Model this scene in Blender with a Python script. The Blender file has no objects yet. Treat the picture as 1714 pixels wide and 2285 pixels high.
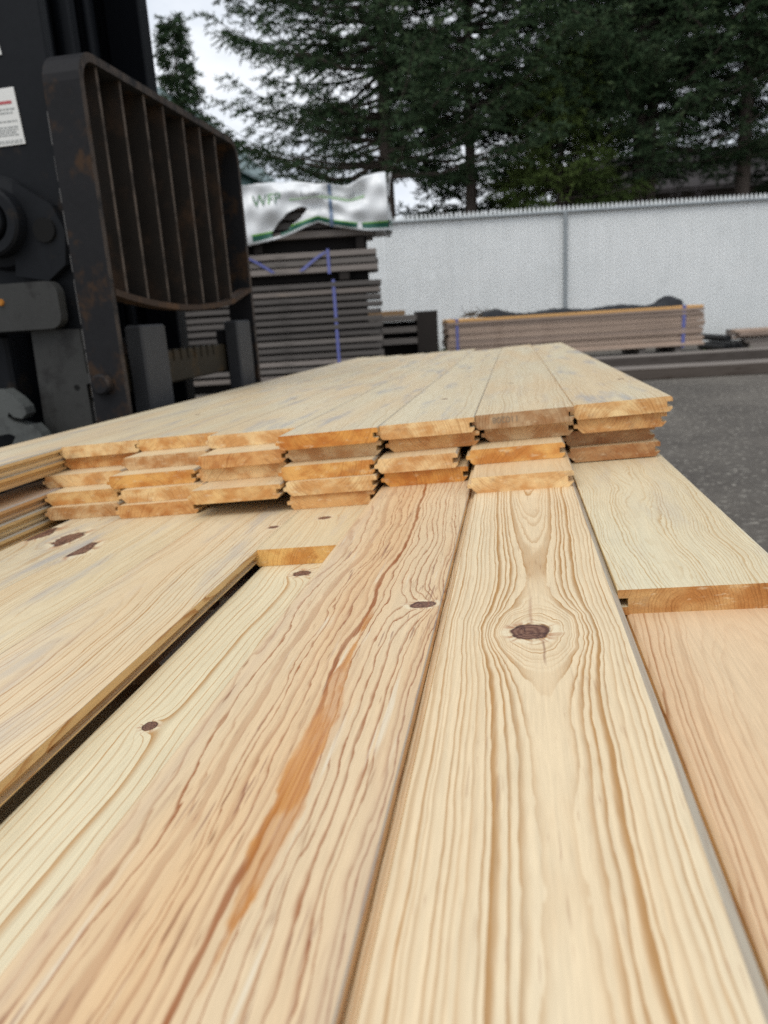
import bpy, math, random
import numpy as np
from mathutils import Matrix, Vector
R = math.radians
rng = random.Random(7)
C = bpy.context.scene.collection
sc = bpy.context.scene

# ------------------------------------------------------------------ camera, sky, sun, exposure
cam = bpy.data.cameras.new('camera'); co = bpy.data.objects.new('camera', cam); C.objects.link(co)
YAW, PITCH, ROLL = R(10.4), R(14.9), R(3.5)
fw = Vector((-math.sin(YAW)*math.cos(PITCH), math.cos(YAW)*math.cos(PITCH), -math.sin(PITCH)))
rt = Vector((math.cos(YAW), math.sin(YAW), 0)); up = rt.cross(fw)
cx = rt*math.cos(ROLL) - up*math.sin(ROLL); cy = rt*math.sin(ROLL) + up*math.cos(ROLL)
m = Matrix((cx, cy, -fw)).transposed().to_4x4(); m.translation = (0, 0, .85)
co.matrix_world = m
cam.sensor_fit = 'VERTICAL'; cam.sensor_height = 24; cam.sensor_width = 24
cam.lens = 24*1650/2285
cam.clip_start = .02; cam.clip_end = 600
cam.dof.use_dof = True; cam.dof.focus_distance = .60; cam.dof.aperture_fstop = 5.8; cam.dof.aperture_blades = 0
sc.camera = co

sc.view_settings.view_transform = 'Standard'; sc.view_settings.look = 'None'
sc.view_settings.exposure = -0.06; sc.view_settings.gamma = 1
sc.cycles.use_denoising = False
sc.cycles.use_adaptive_sampling = False; sc.cycles.max_bounces = 6; sc.cycles.transparent_max_bounces = 8

SUN_EL, SUN_AZ = R(58), R(200)      # azimuth: where the light comes from, clockwise from +Y
W = bpy.data.worlds.new('World'); sc.world = W; W.use_nodes = True
nt = W.node_tree; nt.nodes.clear()
out = nt.nodes.new('ShaderNodeOutputWorld'); mx = nt.nodes.new('ShaderNodeMixShader')
b1 = nt.nodes.new('ShaderNodeBackground'); b2 = nt.nodes.new('ShaderNodeBackground')
sky = nt.nodes.new('ShaderNodeTexSky'); sky.sky_type = 'NISHITA'; sky.sun_disc = False
sky.sun_elevation = SUN_EL; sky.sun_rotation = SUN_AZ
b1.inputs[1].default_value = .1; b2.inputs[1].default_value = 1.24
tc = nt.nodes.new('ShaderNodeTexCoord'); mp = nt.nodes.new('ShaderNodeMapping'); mp.inputs['Scale'].default_value = (2.2, 2.2, 5)
nz = nt.nodes.new('ShaderNodeTexNoise'); nz.inputs['Scale'].default_value = 1.6; nz.inputs['Detail'].default_value = 6; nz.inputs['Roughness'].default_value = .55
rp = nt.nodes.new('ShaderNodeValToRGB'); e = rp.color_ramp.elements
e[0].position = .33; e[0].color = (.60, .66, .75, 1); e[1].position = .62; e[1].color = (.93, .96, 1.0, 1)
nt.links.new(tc.outputs['Generated'], mp.inputs[0]); nt.links.new(mp.outputs[0], nz.inputs['Vector']); nt.links.new(nz.outputs[0], rp.inputs[0])
nt.links.new(sky.outputs[0], b1.inputs[0]); nt.links.new(rp.outputs[0], b2.inputs[0])
mx.inputs[0].default_value = .9
nt.links.new(b1.outputs[0], mx.inputs[1]); nt.links.new(b2.outputs[0], mx.inputs[2]); nt.links.new(mx.outputs[0], out.inputs[0])
sl = bpy.data.lights.new('sun', 'SUN'); sl.energy = 1.5; sl.angle = R(35); sl.color = (1, .96, .9)
so = bpy.data.objects.new('sun', sl); C.objects.link(so)
sd = Vector((math.sin(SUN_AZ)*math.cos(SUN_EL), math.cos(SUN_AZ)*math.cos(SUN_EL), math.sin(SUN_EL)))
so.rotation_euler = sd.to_track_quat('Z', 'Y').to_euler(); so.location = (0, 0, 8)

# ------------------------------------------------------------------ tagging helpers
def tag(o, label=None, cat=None, group=None, kind=None):
    if label: o['label'] = label
    if cat: o['category'] = cat
    if group: o['group'] = group
    if kind: o['kind'] = kind
    return o
def empty(name, loc=(0, 0, 0), rz=0.):
    o = bpy.data.objects.new(name, None); C.objects.link(o); o.location = loc; o.rotation_euler = (0, 0, rz)
    o.empty_display_size = .1
    return o
def copy_tree(o, parent=None):
    c = o.copy(); C.objects.link(c)
    if parent: c.parent = parent
    for ch in list(o.children): copy_tree(ch, c)
    return c
class MB:
    def __init__(s): s.v = []; s.f = []; s.mi = []; s.cur = 0
    def add(s, vs, fs):
        n = len(s.v); s.v += [tuple(v) for v in vs]
        for f in fs: s.f.append(tuple(i+n for i in f)); s.mi.append(s.cur)
        return s
    def box(s, x0, x1, y0, y1, z0, z1, M=None):
        vs = [Vector((x, y, z)) for z in (z0, z1) for y in (y0, y1) for x in (x0, x1)]
        if M: vs = [M @ v for v in vs]
        return s.add(vs, [(0, 2, 3, 1), (4, 5, 7, 6), (0, 1, 5, 4), (2, 6, 7, 3), (0, 4, 6, 2), (1, 3, 7, 5)])
    def bbox(s, x0, x1, y0, y1, z0, z1, b=.004):       # box with chamfered long edges (all 12 edges)
        bm = [(-1, -1), (1, -1), (1, 1), (-1, 1)]
        ring = []
        xs, ys = (x0, x1), (y0, y1)
        def loop(z, ins):
            a, c, d, g = x0+ins, x1-ins, y0+ins, y1-ins
            k = b
            return [(a+k, d, z), (c-k, d, z), (c, d+k, z), (c, g-k, z), (c-k, g, z), (a+k, g, z), (a, g-k, z), (a, d+k, z)]
        L = [loop(z0, b), loop(z0+b, 0), loop(z1-b, 0), loop(z1, b)]
        vs = sum(L, []); fs = [tuple(range(7, -1, -1)), tuple(range(24, 32))]
        for k in range(3):
            for i in range(8):
                j = (i+1) % 8; fs.append((k*8+i, k*8+j, k*8+8+j, k*8+8+i))
        return s.add(vs, fs)
    def tube(s, pts, r, n=8, caps=True):
        pts = [Vector(p) for p in pts]; rs = r if isinstance(r, (list, tuple)) else [r]*len(pts)
        vs = []; prev = None
        for i, p in enumerate(pts):
            d = (pts[min(i+1, len(pts)-1)]-pts[max(i-1, 0)]).normalized()
            a = d.orthogonal().normalized() if prev is None else (prev-d*prev.dot(d)).normalized()
            prev = a; b = d.cross(a)
            vs += [p+(a*math.cos(2*math.pi*k/n)+b*math.sin(2*math.pi*k/n))*rs[i] for k in range(n)]
        fs = []
        for i in range(len(pts)-1):
            for k in range(n):
                j = (k+1) % n; fs.append((i*n+k, i*n+j, (i+1)*n+j, (i+1)*n+k))
        if caps: fs += [tuple(range(n-1, -1, -1)), tuple((len(pts)-1)*n+k for k in range(n))]
        return s.add(vs, fs)
    def prism(s, poly, a0, a1, axis='y'):              # polygon extruded along an axis
        n = len(poly)
        def mk(p, t): return (p[0], t, p[1]) if axis == 'y' else (t, p[0], p[1]) if axis == 'x' else (p[0], p[1], t)
        vs = [mk(p, a0) for p in poly]+[mk(p, a1) for p in poly]
        fs = [tuple(range(n)), tuple(range(2*n-1, n-1, -1))]
        for i in range(n):
            j = (i+1) % n; fs.append((j, i, n+i, n+j))
        return s.add(vs, fs)
    def lathe(s, prof, cen, axis='y', n=28):           # prof: (distance along the axis, radius)
        vs = []
        for t, r in prof:
            for k in range(n):
                a = 2*math.pi*k/n; c1, c2 = r*math.cos(a), r*math.sin(a)
                vs.append((cen[0]+c1, cen[1]+t, cen[2]+c2) if axis == 'y' else (cen[0]+t, cen[1]+c1, cen[2]+c2) if axis == 'x' else (cen[0]+c1, cen[1]+c2, cen[2]+t))
        fs = []
        for i in range(len(prof)-1):
            for k in range(n):
                j = (k+1) % n; fs.append((i*n+k, i*n+j, (i+1)*n+j, (i+1)*n+k))
        fs += [tuple(range(n)), tuple((len(prof)-1)*n+k for k in range(n-1, -1, -1))]
        return s.add(vs, fs)
    def mesh(s, name, mats):
        me = bpy.data.meshes.new(name); me.from_pydata(s.v, [], s.f); me.validate()
        for mm in (mats if isinstance(mats, (list, tuple)) else [mats]): me.materials.append(mm)
        if any(s.mi) and len(me.polygons) == len(s.mi): me.polygons.foreach_set('material_index', s.mi)
        bm_fix(me); return me
    def build(s, name, mats, parent=None, loc=None, smooth=False):
        me = s.mesh(name, mats)
        if smooth: me.polygons.foreach_set('use_smooth', [True]*len(me.polygons))
        o = bpy.data.objects.new(name, me); C.objects.link(o)
        if parent: o.parent = parent
        if loc: o.location = loc
        return o
import bmesh
def bm_fix(me):
    b = bmesh.new(); b.from_mesh(me); bmesh.ops.recalc_face_normals(b, faces=b.faces[:]); b.to_mesh(me); b.free()
def rrect(x0, x1, z0, z1, r, n=5):
    P = []
    for (cx_, cz_, a0) in ((x1-r, z0+r, -90), (x1-r, z1-r, 0), (x0+r, z1-r, 90), (x0+r, z0+r, 180)):
        for k in range(n+1):
            a = R(a0+90*k/n); P.append((cx_+r*math.cos(a), cz_+r*math.sin(a)))
    return P

# ------------------------------------------------------------------ node expression helper
class NG:
    def __init__(s, tree): s.t = tree; s.n = tree.nodes; s.l = tree.links
    def put(s, sock, v):
        if isinstance(v, (int, float)):
            try: sock.default_value = v
            except TypeError: sock.default_value = (v, v, v)
        elif isinstance(v, (tuple, list)): sock.default_value = tuple(v) if len(sock.default_value) == len(v) else tuple(v)+(1.,)
        else: s.l.new(v, sock)
    def m(s, op, *a):
        n = s.n.new('ShaderNodeMath'); n.operation = op
        for i, x in enumerate(a): s.put(n.inputs[i], x)
        return n.outputs[0]
    def add(s, a, b): return s.m('ADD', a, b)
    def sub(s, a, b): return s.m('SUBTRACT', a, b)
    def mul(s, a, b): return s.m('MULTIPLY', a, b)
    def div(s, a, b): return s.m('DIVIDE', a, b)
    def sstep(s, a, lo, hi, tlo=0., thi=1.):
        n = s.n.new('ShaderNodeMapRange'); n.interpolation_type = 'SMOOTHSTEP'
        s.put(n.inputs[0], a); s.put(n.inputs[1], lo); s.put(n.inputs[2], hi); s.put(n.inputs[3], tlo); s.put(n.inputs[4], thi)
        return n.outputs[0]
    def vec(s, x, y, z):
        n = s.n.new('ShaderNodeCombineXYZ')
        for i, q in enumerate((x, y, z)): s.put(n.inputs[i], q)
        return n.outputs[0]
    def sep(s, v):
        n = s.n.new('ShaderNodeSeparateXYZ'); s.l.new(v, n.inputs[0]); return n.outputs
    def noise(s, v, scale=1., detail=2., rough=.5, dim='3D', color=False):
        n = s.n.new('ShaderNodeTexNoise'); n.noise_dimensions = dim
        if dim == '1D': s.put(n.inputs['W'], v)
        else: s.l.new(v, n.inputs['Vector'])
        n.inputs['Scale'].default_value = scale; n.inputs['Detail'].default_value = detail; n.inputs['Roughness'].default_value = rough
        return n.outputs[1 if color else 0]
    def white(s, w):
        n = s.n.new('ShaderNodeTexWhiteNoise'); n.noise_dimensions = '1D'; s.put(n.inputs['W'], w); return n.outputs[0]
    def mix(s, f, a, b, blend='MIX'):
        n = s.n.new('ShaderNodeMix'); n.data_type = 'RGBA'; n.blend_type = blend
        s.put(n.inputs[0], f); s.put(n.inputs[6], a); s.put(n.inputs[7], b); return n.outputs[2]
    def coord(s, which='Object'):
        return s.n.new('ShaderNodeTexCoord').outputs[which]

# ------------------------------------------------------------------ the pine node group
KN = 3
g = bpy.data.node_groups.new('pine', 'ShaderNodeTree')
INS = [('Early', 'C', (.68, .56, .35, 1)), ('Late', 'C', (.50, .29, .115, 1)), ('Heart', 'C', (.9, .68, .48, 1)), ('EndCol', 'C', (.60, .33, .11, 1)),
       ('x0', 'F', 0.), ('z0', 'F', .05), ('slope', 'F', 0.), ('ringw', 'F', .0035), ('wander', 'F', 1.), ('wav', 'F', 1.), ('contrast', 'F', .8),
       ('seed', 'F', 0.), ('heart', 'F', .2), ('stain', 'F', 0.), ('fleck', 'F', .4), ('kel', 'F', 1.), ('ys', 'F', -10.), ('thin', 'F', .42), ('kspread', 'F', 2.1)]
for k in range(KN): INS += [('kx%d' % k, 'F', 0.), ('ky%d' % k, 'F', -50.), ('kr%d' % k, 'F', .01), ('ka%d' % k, 'F', 1.)]
for nme, ty, dv in INS:
    s_ = g.interface.new_socket(nme, in_out='INPUT', socket_type='NodeSocketColor' if ty == 'C' else 'NodeSocketFloat'); s_.default_value = dv
g.interface.new_socket('Color', in_out='OUTPUT', socket_type='NodeSocketColor')
g.interface.new_socket('Height', in_out='OUTPUT', socket_type='NodeSocketFloat')
g.interface.new_socket('End', in_out='OUTPUT', socket_type='NodeSocketFloat')
G = NG(g); gi = g.nodes.new('NodeGroupInput').outputs; I = {n: gi[n] for n, _, _ in INS}
P = G.coord('Object'); x, y, z = G.sep(P)
seed = G.mul(I['seed'], 7.31)
lo1 = G.sub(G.noise(G.vec(G.add(G.mul(x, 4.), seed), G.mul(y, 2.6), G.mul(z, 4.)), 1., 2.), .5)
lo2 = G.sub(G.noise(G.vec(seed, G.mul(y, 1.9), G.add(G.mul(x, 1.2), 3.3)), 1., 2.5), .5)
px = G.add(G.sub(x, I['x0']), G.mul(G.mul(I['wander'], lo1), .045))
pz = G.add(G.add(G.add(z, I['z0']), G.mul(I['slope'], G.m('MAXIMUM', y, I['ys']))), G.mul(G.mul(I['wander'], lo2), .05))
Rr = G.m('SQRT', G.add(G.mul(px, px), G.mul(pz, pz)))
kd = []
kn_noise = G.mul(G.sub(G.noise(G.vec(G.mul(x, 110.), G.mul(y, 110.), seed), 1., 4., .65), .5), .55)
wpx = G.mul(G.sub(G.noise(G.vec(G.mul(x, 38.), G.mul(y, 30.), seed), 1., 2.), .5), 1.5)
wpy = G.mul(G.sub(G.noise(G.vec(G.mul(x, 38.), G.mul(y, 30.), G.add(seed, 5.)), 1., 2.), .5), 1.5)
angn = 1.; cracks = []
for k in range(KN):
    r_ = I['kr%d' % k]
    dx = G.add(G.sub(x, I['kx%d' % k]), G.mul(wpx, r_)); dy = G.add(G.sub(y, I['ky%d' % k]), G.mul(wpy, r_))
    s_ = G.mul(r_, I['kspread'])
    q = G.div(G.add(G.mul(dx, dx), G.mul(G.mul(dy, dy), .56)), G.mul(s_, s_))
    bump = G.div(G.mul(G.mul(r_, I['ka%d' % k]), 1.35), G.m('POWER', G.add(q, 1.), 2.3))
    Rr = G.sub(Rr, bump)
    ex_ = G.div(dx, r_); ey_ = G.div(dy, G.mul(r_, I['kel']))
    ln_ = G.add(G.m('SQRT', G.add(G.mul(dx, dx), G.mul(dy, dy))), 1e-5)
    cracks.append(G.noise(G.vec(G.mul(G.div(dx, ln_), 2.6), G.mul(G.div(dy, ln_), 2.6), G.add(seed, k*3.)), 1., 2., .7))
    kd.append(G.add(G.m('SQRT', G.add(G.mul(ex_, ex_), G.mul(ey_, ey_))), kn_noise))
dk = kd[0]; crk = cracks[0]
for d_, c2_ in zip(kd[1:], cracks[1:]):
    nr = G.m('LESS_THAN', d_, dk); crk = G.add(G.mul(nr, c2_), G.mul(G.sub(1., nr), crk)); dk = G.m('MINIMUM', dk, d_)
Rr = G.add(Rr, G.mul(G.mul(I['wav'], G.sub(G.noise(G.vec(G.add(G.mul(x, 55.), seed), G.mul(y, 13.), G.mul(z, 55.)), 1., 2.5), .5)), .0042))
Rr = G.add(Rr, G.mul(G.mul(I['wav'], G.sub(G.noise(G.vec(G.add(G.mul(x, 260.), seed), G.mul(y, 45.), G.mul(z, 260.)), 1., 1.), .5)), .0007))
Rr = G.add(Rr, G.mul(G.mul(I['wav'], G.sub(G.noise(G.vec(G.add(G.mul(x, 700.), seed), G.mul(y, 70.), G.mul(z, 700.)), 1., 2.), .5)), .0007))
t = G.div(Rr, I['ringw'])
t = G.add(t, G.mul(G.noise(G.add(G.mul(t, .55), seed), 1., 1., dim='1D'), 1.5))
f = G.m('FRACT', t); cell = G.m('FLOOR', t); rnd = G.white(G.add(cell, seed))
late = G.mul(G.m('POWER', G.sstep(f, I['thin'], .93), 1.5), G.sstep(f, .93, 1.0, 1., 0.))
fib = G.noise(G.vec(G.add(G.mul(x, 620.), seed), G.mul(y, 17.), G.mul(z, 620.)), 1., 2.5, .6)
brk = G.noise(G.vec(G.add(G.mul(x, 70.), seed), G.mul(y, 14.), G.mul(z, 70.)), 1., 2.)
late = G.mul(G.mul(late, G.add(.32, G.mul(rnd, .68))), G.add(.12, G.add(G.mul(fib, .95), G.mul(brk, .8))))
tang = G.sstep(G.div(G.m('ABSOLUTE', px), G.m('MAXIMUM', Rr, .004)), .12, .72, .17, 1.)
tang = G.m('MAXIMUM', tang, G.sstep(dk, 2.6, 4.2, 1., 0.))
tang = G.m('MAXIMUM', tang, G.mul(G.m('GREATER_THAN', I['ys'], 0.), G.sstep(G.sub(y, I['ys']), .02, .10, 0., .8)))
late = G.mul(G.m('MINIMUM', late, 1.), tang)
fib2 = G.noise(G.vec(G.add(G.mul(x, 160.), seed), G.mul(y, 5.), G.mul(z, 160.)), 1., 2.)
col = G.mix(G.mul(late, I['contrast']), I['Early'], I['Late'])
hm = G.sstep(G.noise(G.vec(G.add(G.mul(x, 11.), seed), G.mul(y, 1.7), G.mul(z, 11.)), 1., 2.), .38, .62)
col = G.mix(G.mul(hm, I['heart']), col, G.mix(1., col, I['Heart'], 'MULTIPLY'))
fib3 = G.noise(G.vec(G.add(G.mul(x, 1500.), seed), G.mul(y, 60.), G.mul(z, 1500.)), 1., 1.5, .6)
vv = G.add(.63, G.add(G.mul(fib, .38), G.add(G.mul(fib2, .16), G.mul(fib3, .20))))
col = G.mix(1., col, G.vec(vv, vv, vv), 'MULTIPLY')
fl = G.sstep(G.noise(G.vec(G.add(G.mul(x, 330.), seed), G.mul(y, 21.), G.mul(z, 300.)), 1., 2.), .62, .73)
flm = G.sstep(G.noise(G.vec(G.mul(x, 22.), G.add(G.mul(y, 5.), seed), 0.), 1., 2.), .42, .62)
col = G.mix(G.mul(G.mul(fl, flm), I['fleck']), col, (.30, .15, .07, 1))
st = G.noise(G.vec(G.add(G.mul(x, 24.), seed), G.add(G.mul(y, 3.6), seed), 0.), 1., 4.5, .62)
stf = G.mul(G.mul(G.sstep(st, .50, .70), I['stain']), G.add(.0, G.add(G.mul(fib2, .9), G.mul(fib, .8))))
col = G.mix(stf, col, G.mix(.72, col, (.34, .345, .36, 1)))
# knots
halo = G.mul(G.sstep(dk, 1.0, 1.12), G.sstep(dk, 1.2, 1.65, 1., 0.))
col = G.mix(G.mul(halo, .7), col, (.76, .66, .46, 1))
rdh = G.mul(G.mul(G.sstep(dk, .95, 1.05), G.sstep(dk, 1.05, 1.75, 1., 0.)), G.sstep(crk, .48, .62))
col = G.mix(G.mul(rdh, .75), col, (.40, .17, .065, 1))
col = G.mix(G.mul(G.mul(G.sstep(crk, .62, .68), G.sstep(dk, 1.1, 1.9, 1., 0.)), .3), col, (.22, .10, .06, 1))
kring = G.add(.5, G.mul(.5, G.m('SINE', G.mul(dk, 21.))))
kray = G.noise(G.vec(G.mul(x, 260.), G.mul(y, 260.), seed), 1., 3., .6)
kcol = G.mix(G.mul(kring, G.add(.15, kray)), (.12, .055, .038, 1), (.28, .155, .10, 1))
kcol = G.mix(G.sstep(dk, .74, 1.0), kcol, (.075, .032, .024, 1))
kcol = G.mix(G.mul(G.sstep(crk, .54, .60), .7), kcol, (.05, .022, .018, 1))
col = G.mix(G.sstep(dk, .9, 1.04, 1., 0.), col, kcol)

nx, ny, nz_ = G.sep(G.coord('Normal'))
endm = G.m('GREATER_THAN', G.m('ABSOLUTE', ny), .6)
edgem = G.m('LESS_THAN', nx, -.55)
edger = G.mul(G.m('GREATER_THAN', nx, .55), G.m('GREATER_THAN', nz_, .3))
edges = G.m('GREATER_THAN', nx, .9)
sap = G.sstep(G.noise(G.vec(G.add(G.mul(x, 26.), seed), 0., G.mul(z, 40.)), 1., 2.5, .6), .36, .64)
ecol = G.mix(sap, I['EndCol'], G.mix(1., I['EndCol'], (.72, .52, .36, 1), 'MULTIPLY'))
ecol = G.mix(G.mul(late, .62), ecol, G.mix(1., ecol, (.50, .36, .24, 1), 'MULTIPLY'))
pit = G.noise(G.vec(G.add(G.mul(x, 700.), seed), 0., G.mul(z, 700.)), 1., 2., .7)
saw = G.noise(G.vec(G.add(G.mul(x, 420.), G.mul(z, 160.)), seed, G.mul(z, 20.)), 1., 1.)
fuz = G.sstep(G.noise(G.vec(G.add(G.mul(x, 48.), seed), 0., G.mul(z, 150.)), 1., 4., .7), .56, .70)
ecol = G.mix(G.mul(fuz, .55), ecol, (.70, .56, .36, 1))
drt = G.sstep(G.noise(G.vec(G.add(G.mul(x, 18.), G.mul(seed, 3.)), 0., G.mul(z, 26.)), 1., 4., .6), .58, .72)
ecol = G.mix(G.mul(drt, .45), ecol, (.24, .17, .11, 1))
ev = G.add(.58, G.add(G.mul(pit, .74), G.mul(saw, .30)))
ecol = G.mix(1., ecol, G.vec(ev, ev, ev), 'MULTIPLY')
col = G.mix(edgem, col, G.mix(1., col, (1., .84, .58, 1), 'MULTIPLY'))
col = G.mix(edges, col, G.mix(1., col, (.95, .78, .52, 1), 'MULTIPLY'))
col = G.mix(edger, col, G.mix(.45, G.mix(1., col, (.66, .68, .70, 1), 'MULTIPLY'), (.36, .35, .325, 1)))  # right chamfers greyed in the colour for sky light on that slope
col = G.mix(endm, col, ecol)
go = g.nodes.new('NodeGroupOutput')
G.l.new(col, go.inputs['Color']); G.l.new(G.add(G.mul(fib, .5), G.add(G.mul(late, -.25), G.mul(pit, G.mul(endm, .6)))), go.inputs['Height']); G.l.new(endm, go.inputs['End'])

def base_mat(name, rough=.6, spec=.3):
    mt = bpy.data.materials.new(name); mt.use_nodes = True
    b = mt.node_tree.nodes['Principled BSDF']; b.inputs['Roughness'].default_value = rough
    b.inputs['Specular IOR Level'].default_value = spec
    return mt, NG(mt.node_tree), b
def bump(N, b, h, strength=.2, dist=.001):
    n = N.n.new('ShaderNodeBump'); n.inputs['Strength'].default_value = strength; n.inputs['Distance'].default_value = dist
    N.put(n.inputs['Height'], h); N.l.new(n.outputs[0], b.inputs['Normal'])
def wood(name, extra=None, **kw):
    mt, N, b = base_mat(name, .42, .36)
    gn = N.n.new('ShaderNodeGroup'); gn.node_tree = g
    for k, v in kw.items():
        if k == 'knots':
            for i, kk in enumerate(v):
                for c_, q_ in zip(('kx', 'ky', 'kr', 'ka'), kk): gn.inputs['%s%d' % (c_, i)].default_value = q_
        else: gn.inputs[k].default_value = tuple(v)+(1,) if isinstance(v, tuple) else v
    c = gn.outputs['Color']
    if extra: c = extra(N, c, b)
    N.l.new(c, b.inputs['Base Color'])
    bump(N, b, gn.outputs['Height'], .28, .0006)
    return mt
def simple(name, col, rough=.6, spec=.3, metal=0., vary=.25, scale=6., col2=None, thr=(.45, .65), bmp=0., stretch=(1, 1, 1)):
    mt, N, b = base_mat(name, rough, spec); b.inputs['Metallic'].default_value = metal
    X, Y, Z = N.sep(N.coord('Object')); p = N.vec(N.mul(X, stretch[0]), N.mul(Y, stretch[1]), N.mul(Z, stretch[2]))
    n1 = N.noise(p, scale, 5., .6); n2 = N.noise(p, scale*7, 3., .6)
    c = tuple(col)+(1,)
    v = N.add(1-vary, N.add(N.mul(n1, vary*1.2), N.mul(n2, vary*.8)))
    cc = N.mix(1., c, N.vec(v, v, v), 'MULTIPLY')
    if col2:
        n3 = N.noise(N.vec(N.mul(X, stretch[0]*1.0), N.mul(Y, stretch[1]), N.mul(Z, stretch[2]*.8)), scale*.9, 6., .68)
        cc = N.mix(N.sstep(n3, thr[0], thr[1]), cc, tuple(col2)+(1,))
    N.l.new(cc, b.inputs['Base Color'])
    if bmp: bump(N, b, n2, bmp, .003)
    return mt

# ------------------------------------------------------------------ the stack of pine boards
TH, T = .0213, .021
exv = Vector((1, 0, .06)).normalized(); eyv = Vector((0, 1, -.015)); eyv = (eyv-exv*eyv.dot(exv)).normalized(); ezv = exv.cross(eyv)
FR = Matrix((exv, eyv, ezv)).transposed()
def fpt(x, y, lev): return Vector((x, y, .7235+.06*x-.015*y-lev*TH))
def profile(w, ct, cb, tongue=True, groove=True, ctr=None):
    ctr = ct*.8 if ctr is None else ctr
    h = w/2; t1, t2, tl, gd = -.0076, -.0136, .0055, .0075
    p = [(-h+ct, 0), (h-ctr, 0), (h, -ctr)]
    if groove: p += [(h, t1+.0006), (h-gd, t1+.0006), (h-gd, t2-.0006), (h-.0006, t2-.0006)]
    p += [(h-.0006, -T+cb), (h-.0006-cb, -T), (-h+cb, -T), (-h, -T+cb)]
    if tongue: p += [(-h, t2), (-h-tl+.001, t2+.0003), (-h-tl, t2+.0012), (-h-tl, t1-.0012), (-h-tl+.001, t1-.0003), (-h, t1)]
    p += [(-h, -ct), (-h+ct*.3, -ct*.3)]
    return p
def board(xl, xr, y0, y1, lev, mat, label, origin0=False, mirror=False, ct=.003, cb=.005, yaw=0., tongue=True, groove=True, dz=0., ctr=None):
    w = xr-xl; xc = (xl+xr)/2
    mb = MB(); o0 = 0. if origin0 else y0
    mb.prism([(-px_ if mirror else px_, pz_) for px_, pz_ in profile(w, ct, cb, tongue, groove, ctr)], y0-o0, y1-o0)
    o = mb.build('pine_board', mat)
    M_ = FR.to_4x4() @ Matrix.Rotation(yaw, 4, 'Z'); M_.translation = fpt(xc, o0, lev)+ezv*dz
    o.matrix_world = M_
    return tag(o, label, 'board', 'tongue and groove pine boards in the stack')

PALE = (.66, .565, .375); CREAM = (.685, .58, .375); PINK = (.66, .475, .305)
# --- the big boards in front
def crackA(N, c, b):
    X, Y, Z = N.sep(N.coord('Object'))
    n1 = N.mul(N.sub(N.noise(N.vec(N.mul(X, 9.), N.mul(Y, 28.), 3.), 1., 3.), .5), .004)
    fi = N.noise(N.vec(N.mul(X, 800.), N.mul(Y, 20.), 3.), 1., 2.)
    d = N.m('ABSOLUTE', N.add(N.sub(X, -.001), n1))
    up_ = N.mul(N.sstep(Y, .492, .50), N.sstep(Y, .515, .575, 1., 0.))
    k1 = N.mul(N.mul(N.sstep(d, .0, .0022, 1., 0.), up_), N.add(.3, fi))
    d2 = N.m('ABSOLUTE', N.add(N.sub(X, .006), n1))
    k2 = N.mul(N.mul(N.sstep(d2, .0, .0014, 1., 0.), N.mul(N.sstep(Y, .425, .44), N.sstep(Y, .46, .472, 1., 0.))), N.add(.3, fi))
    c = N.mix(N.mul(k1, .65), c, (.33, .16, .09, 1)); c = N.mix(N.mul(k2, .8), c, (.20, .085, .05, 1))
    ds = N.mul(N.sstep(N.noise(N.vec(N.mul(X, 900.), N.mul(Y, 36.), 8.), 1., 2.), .64, .72), N.sstep(N.noise(N.vec(N.mul(X, 28.), N.mul(Y, 16.), 2.), 1., 2.), .48, .6))
    return N.mix(N.mul(ds, .55), c, (.34, .17, .09, 1))
wA = wood('pine_centre', extra=crackA, Early=(.73, .60, .40), Late=(.42, .235, .088), x0=.006, z0=.050, slope=-.038, ys=.53, ringw=.0034, wander=.34, wav=.9, contrast=1.15, thin=.28, kspread=3.3, seed=3.2,
          heart=.35, Heart=(1., .88, .76), fleck=.35, knots=[(.0005, .482, 0.0134, 1.7)], EndCol=(.6, .36, .13))
board(-.0545, .0765, -.35, 1.95, 4, wA, 'broad pale board in the centre foreground with one round dark knot in ringed grain', True, ct=.0065, dz=.0006)

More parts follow.
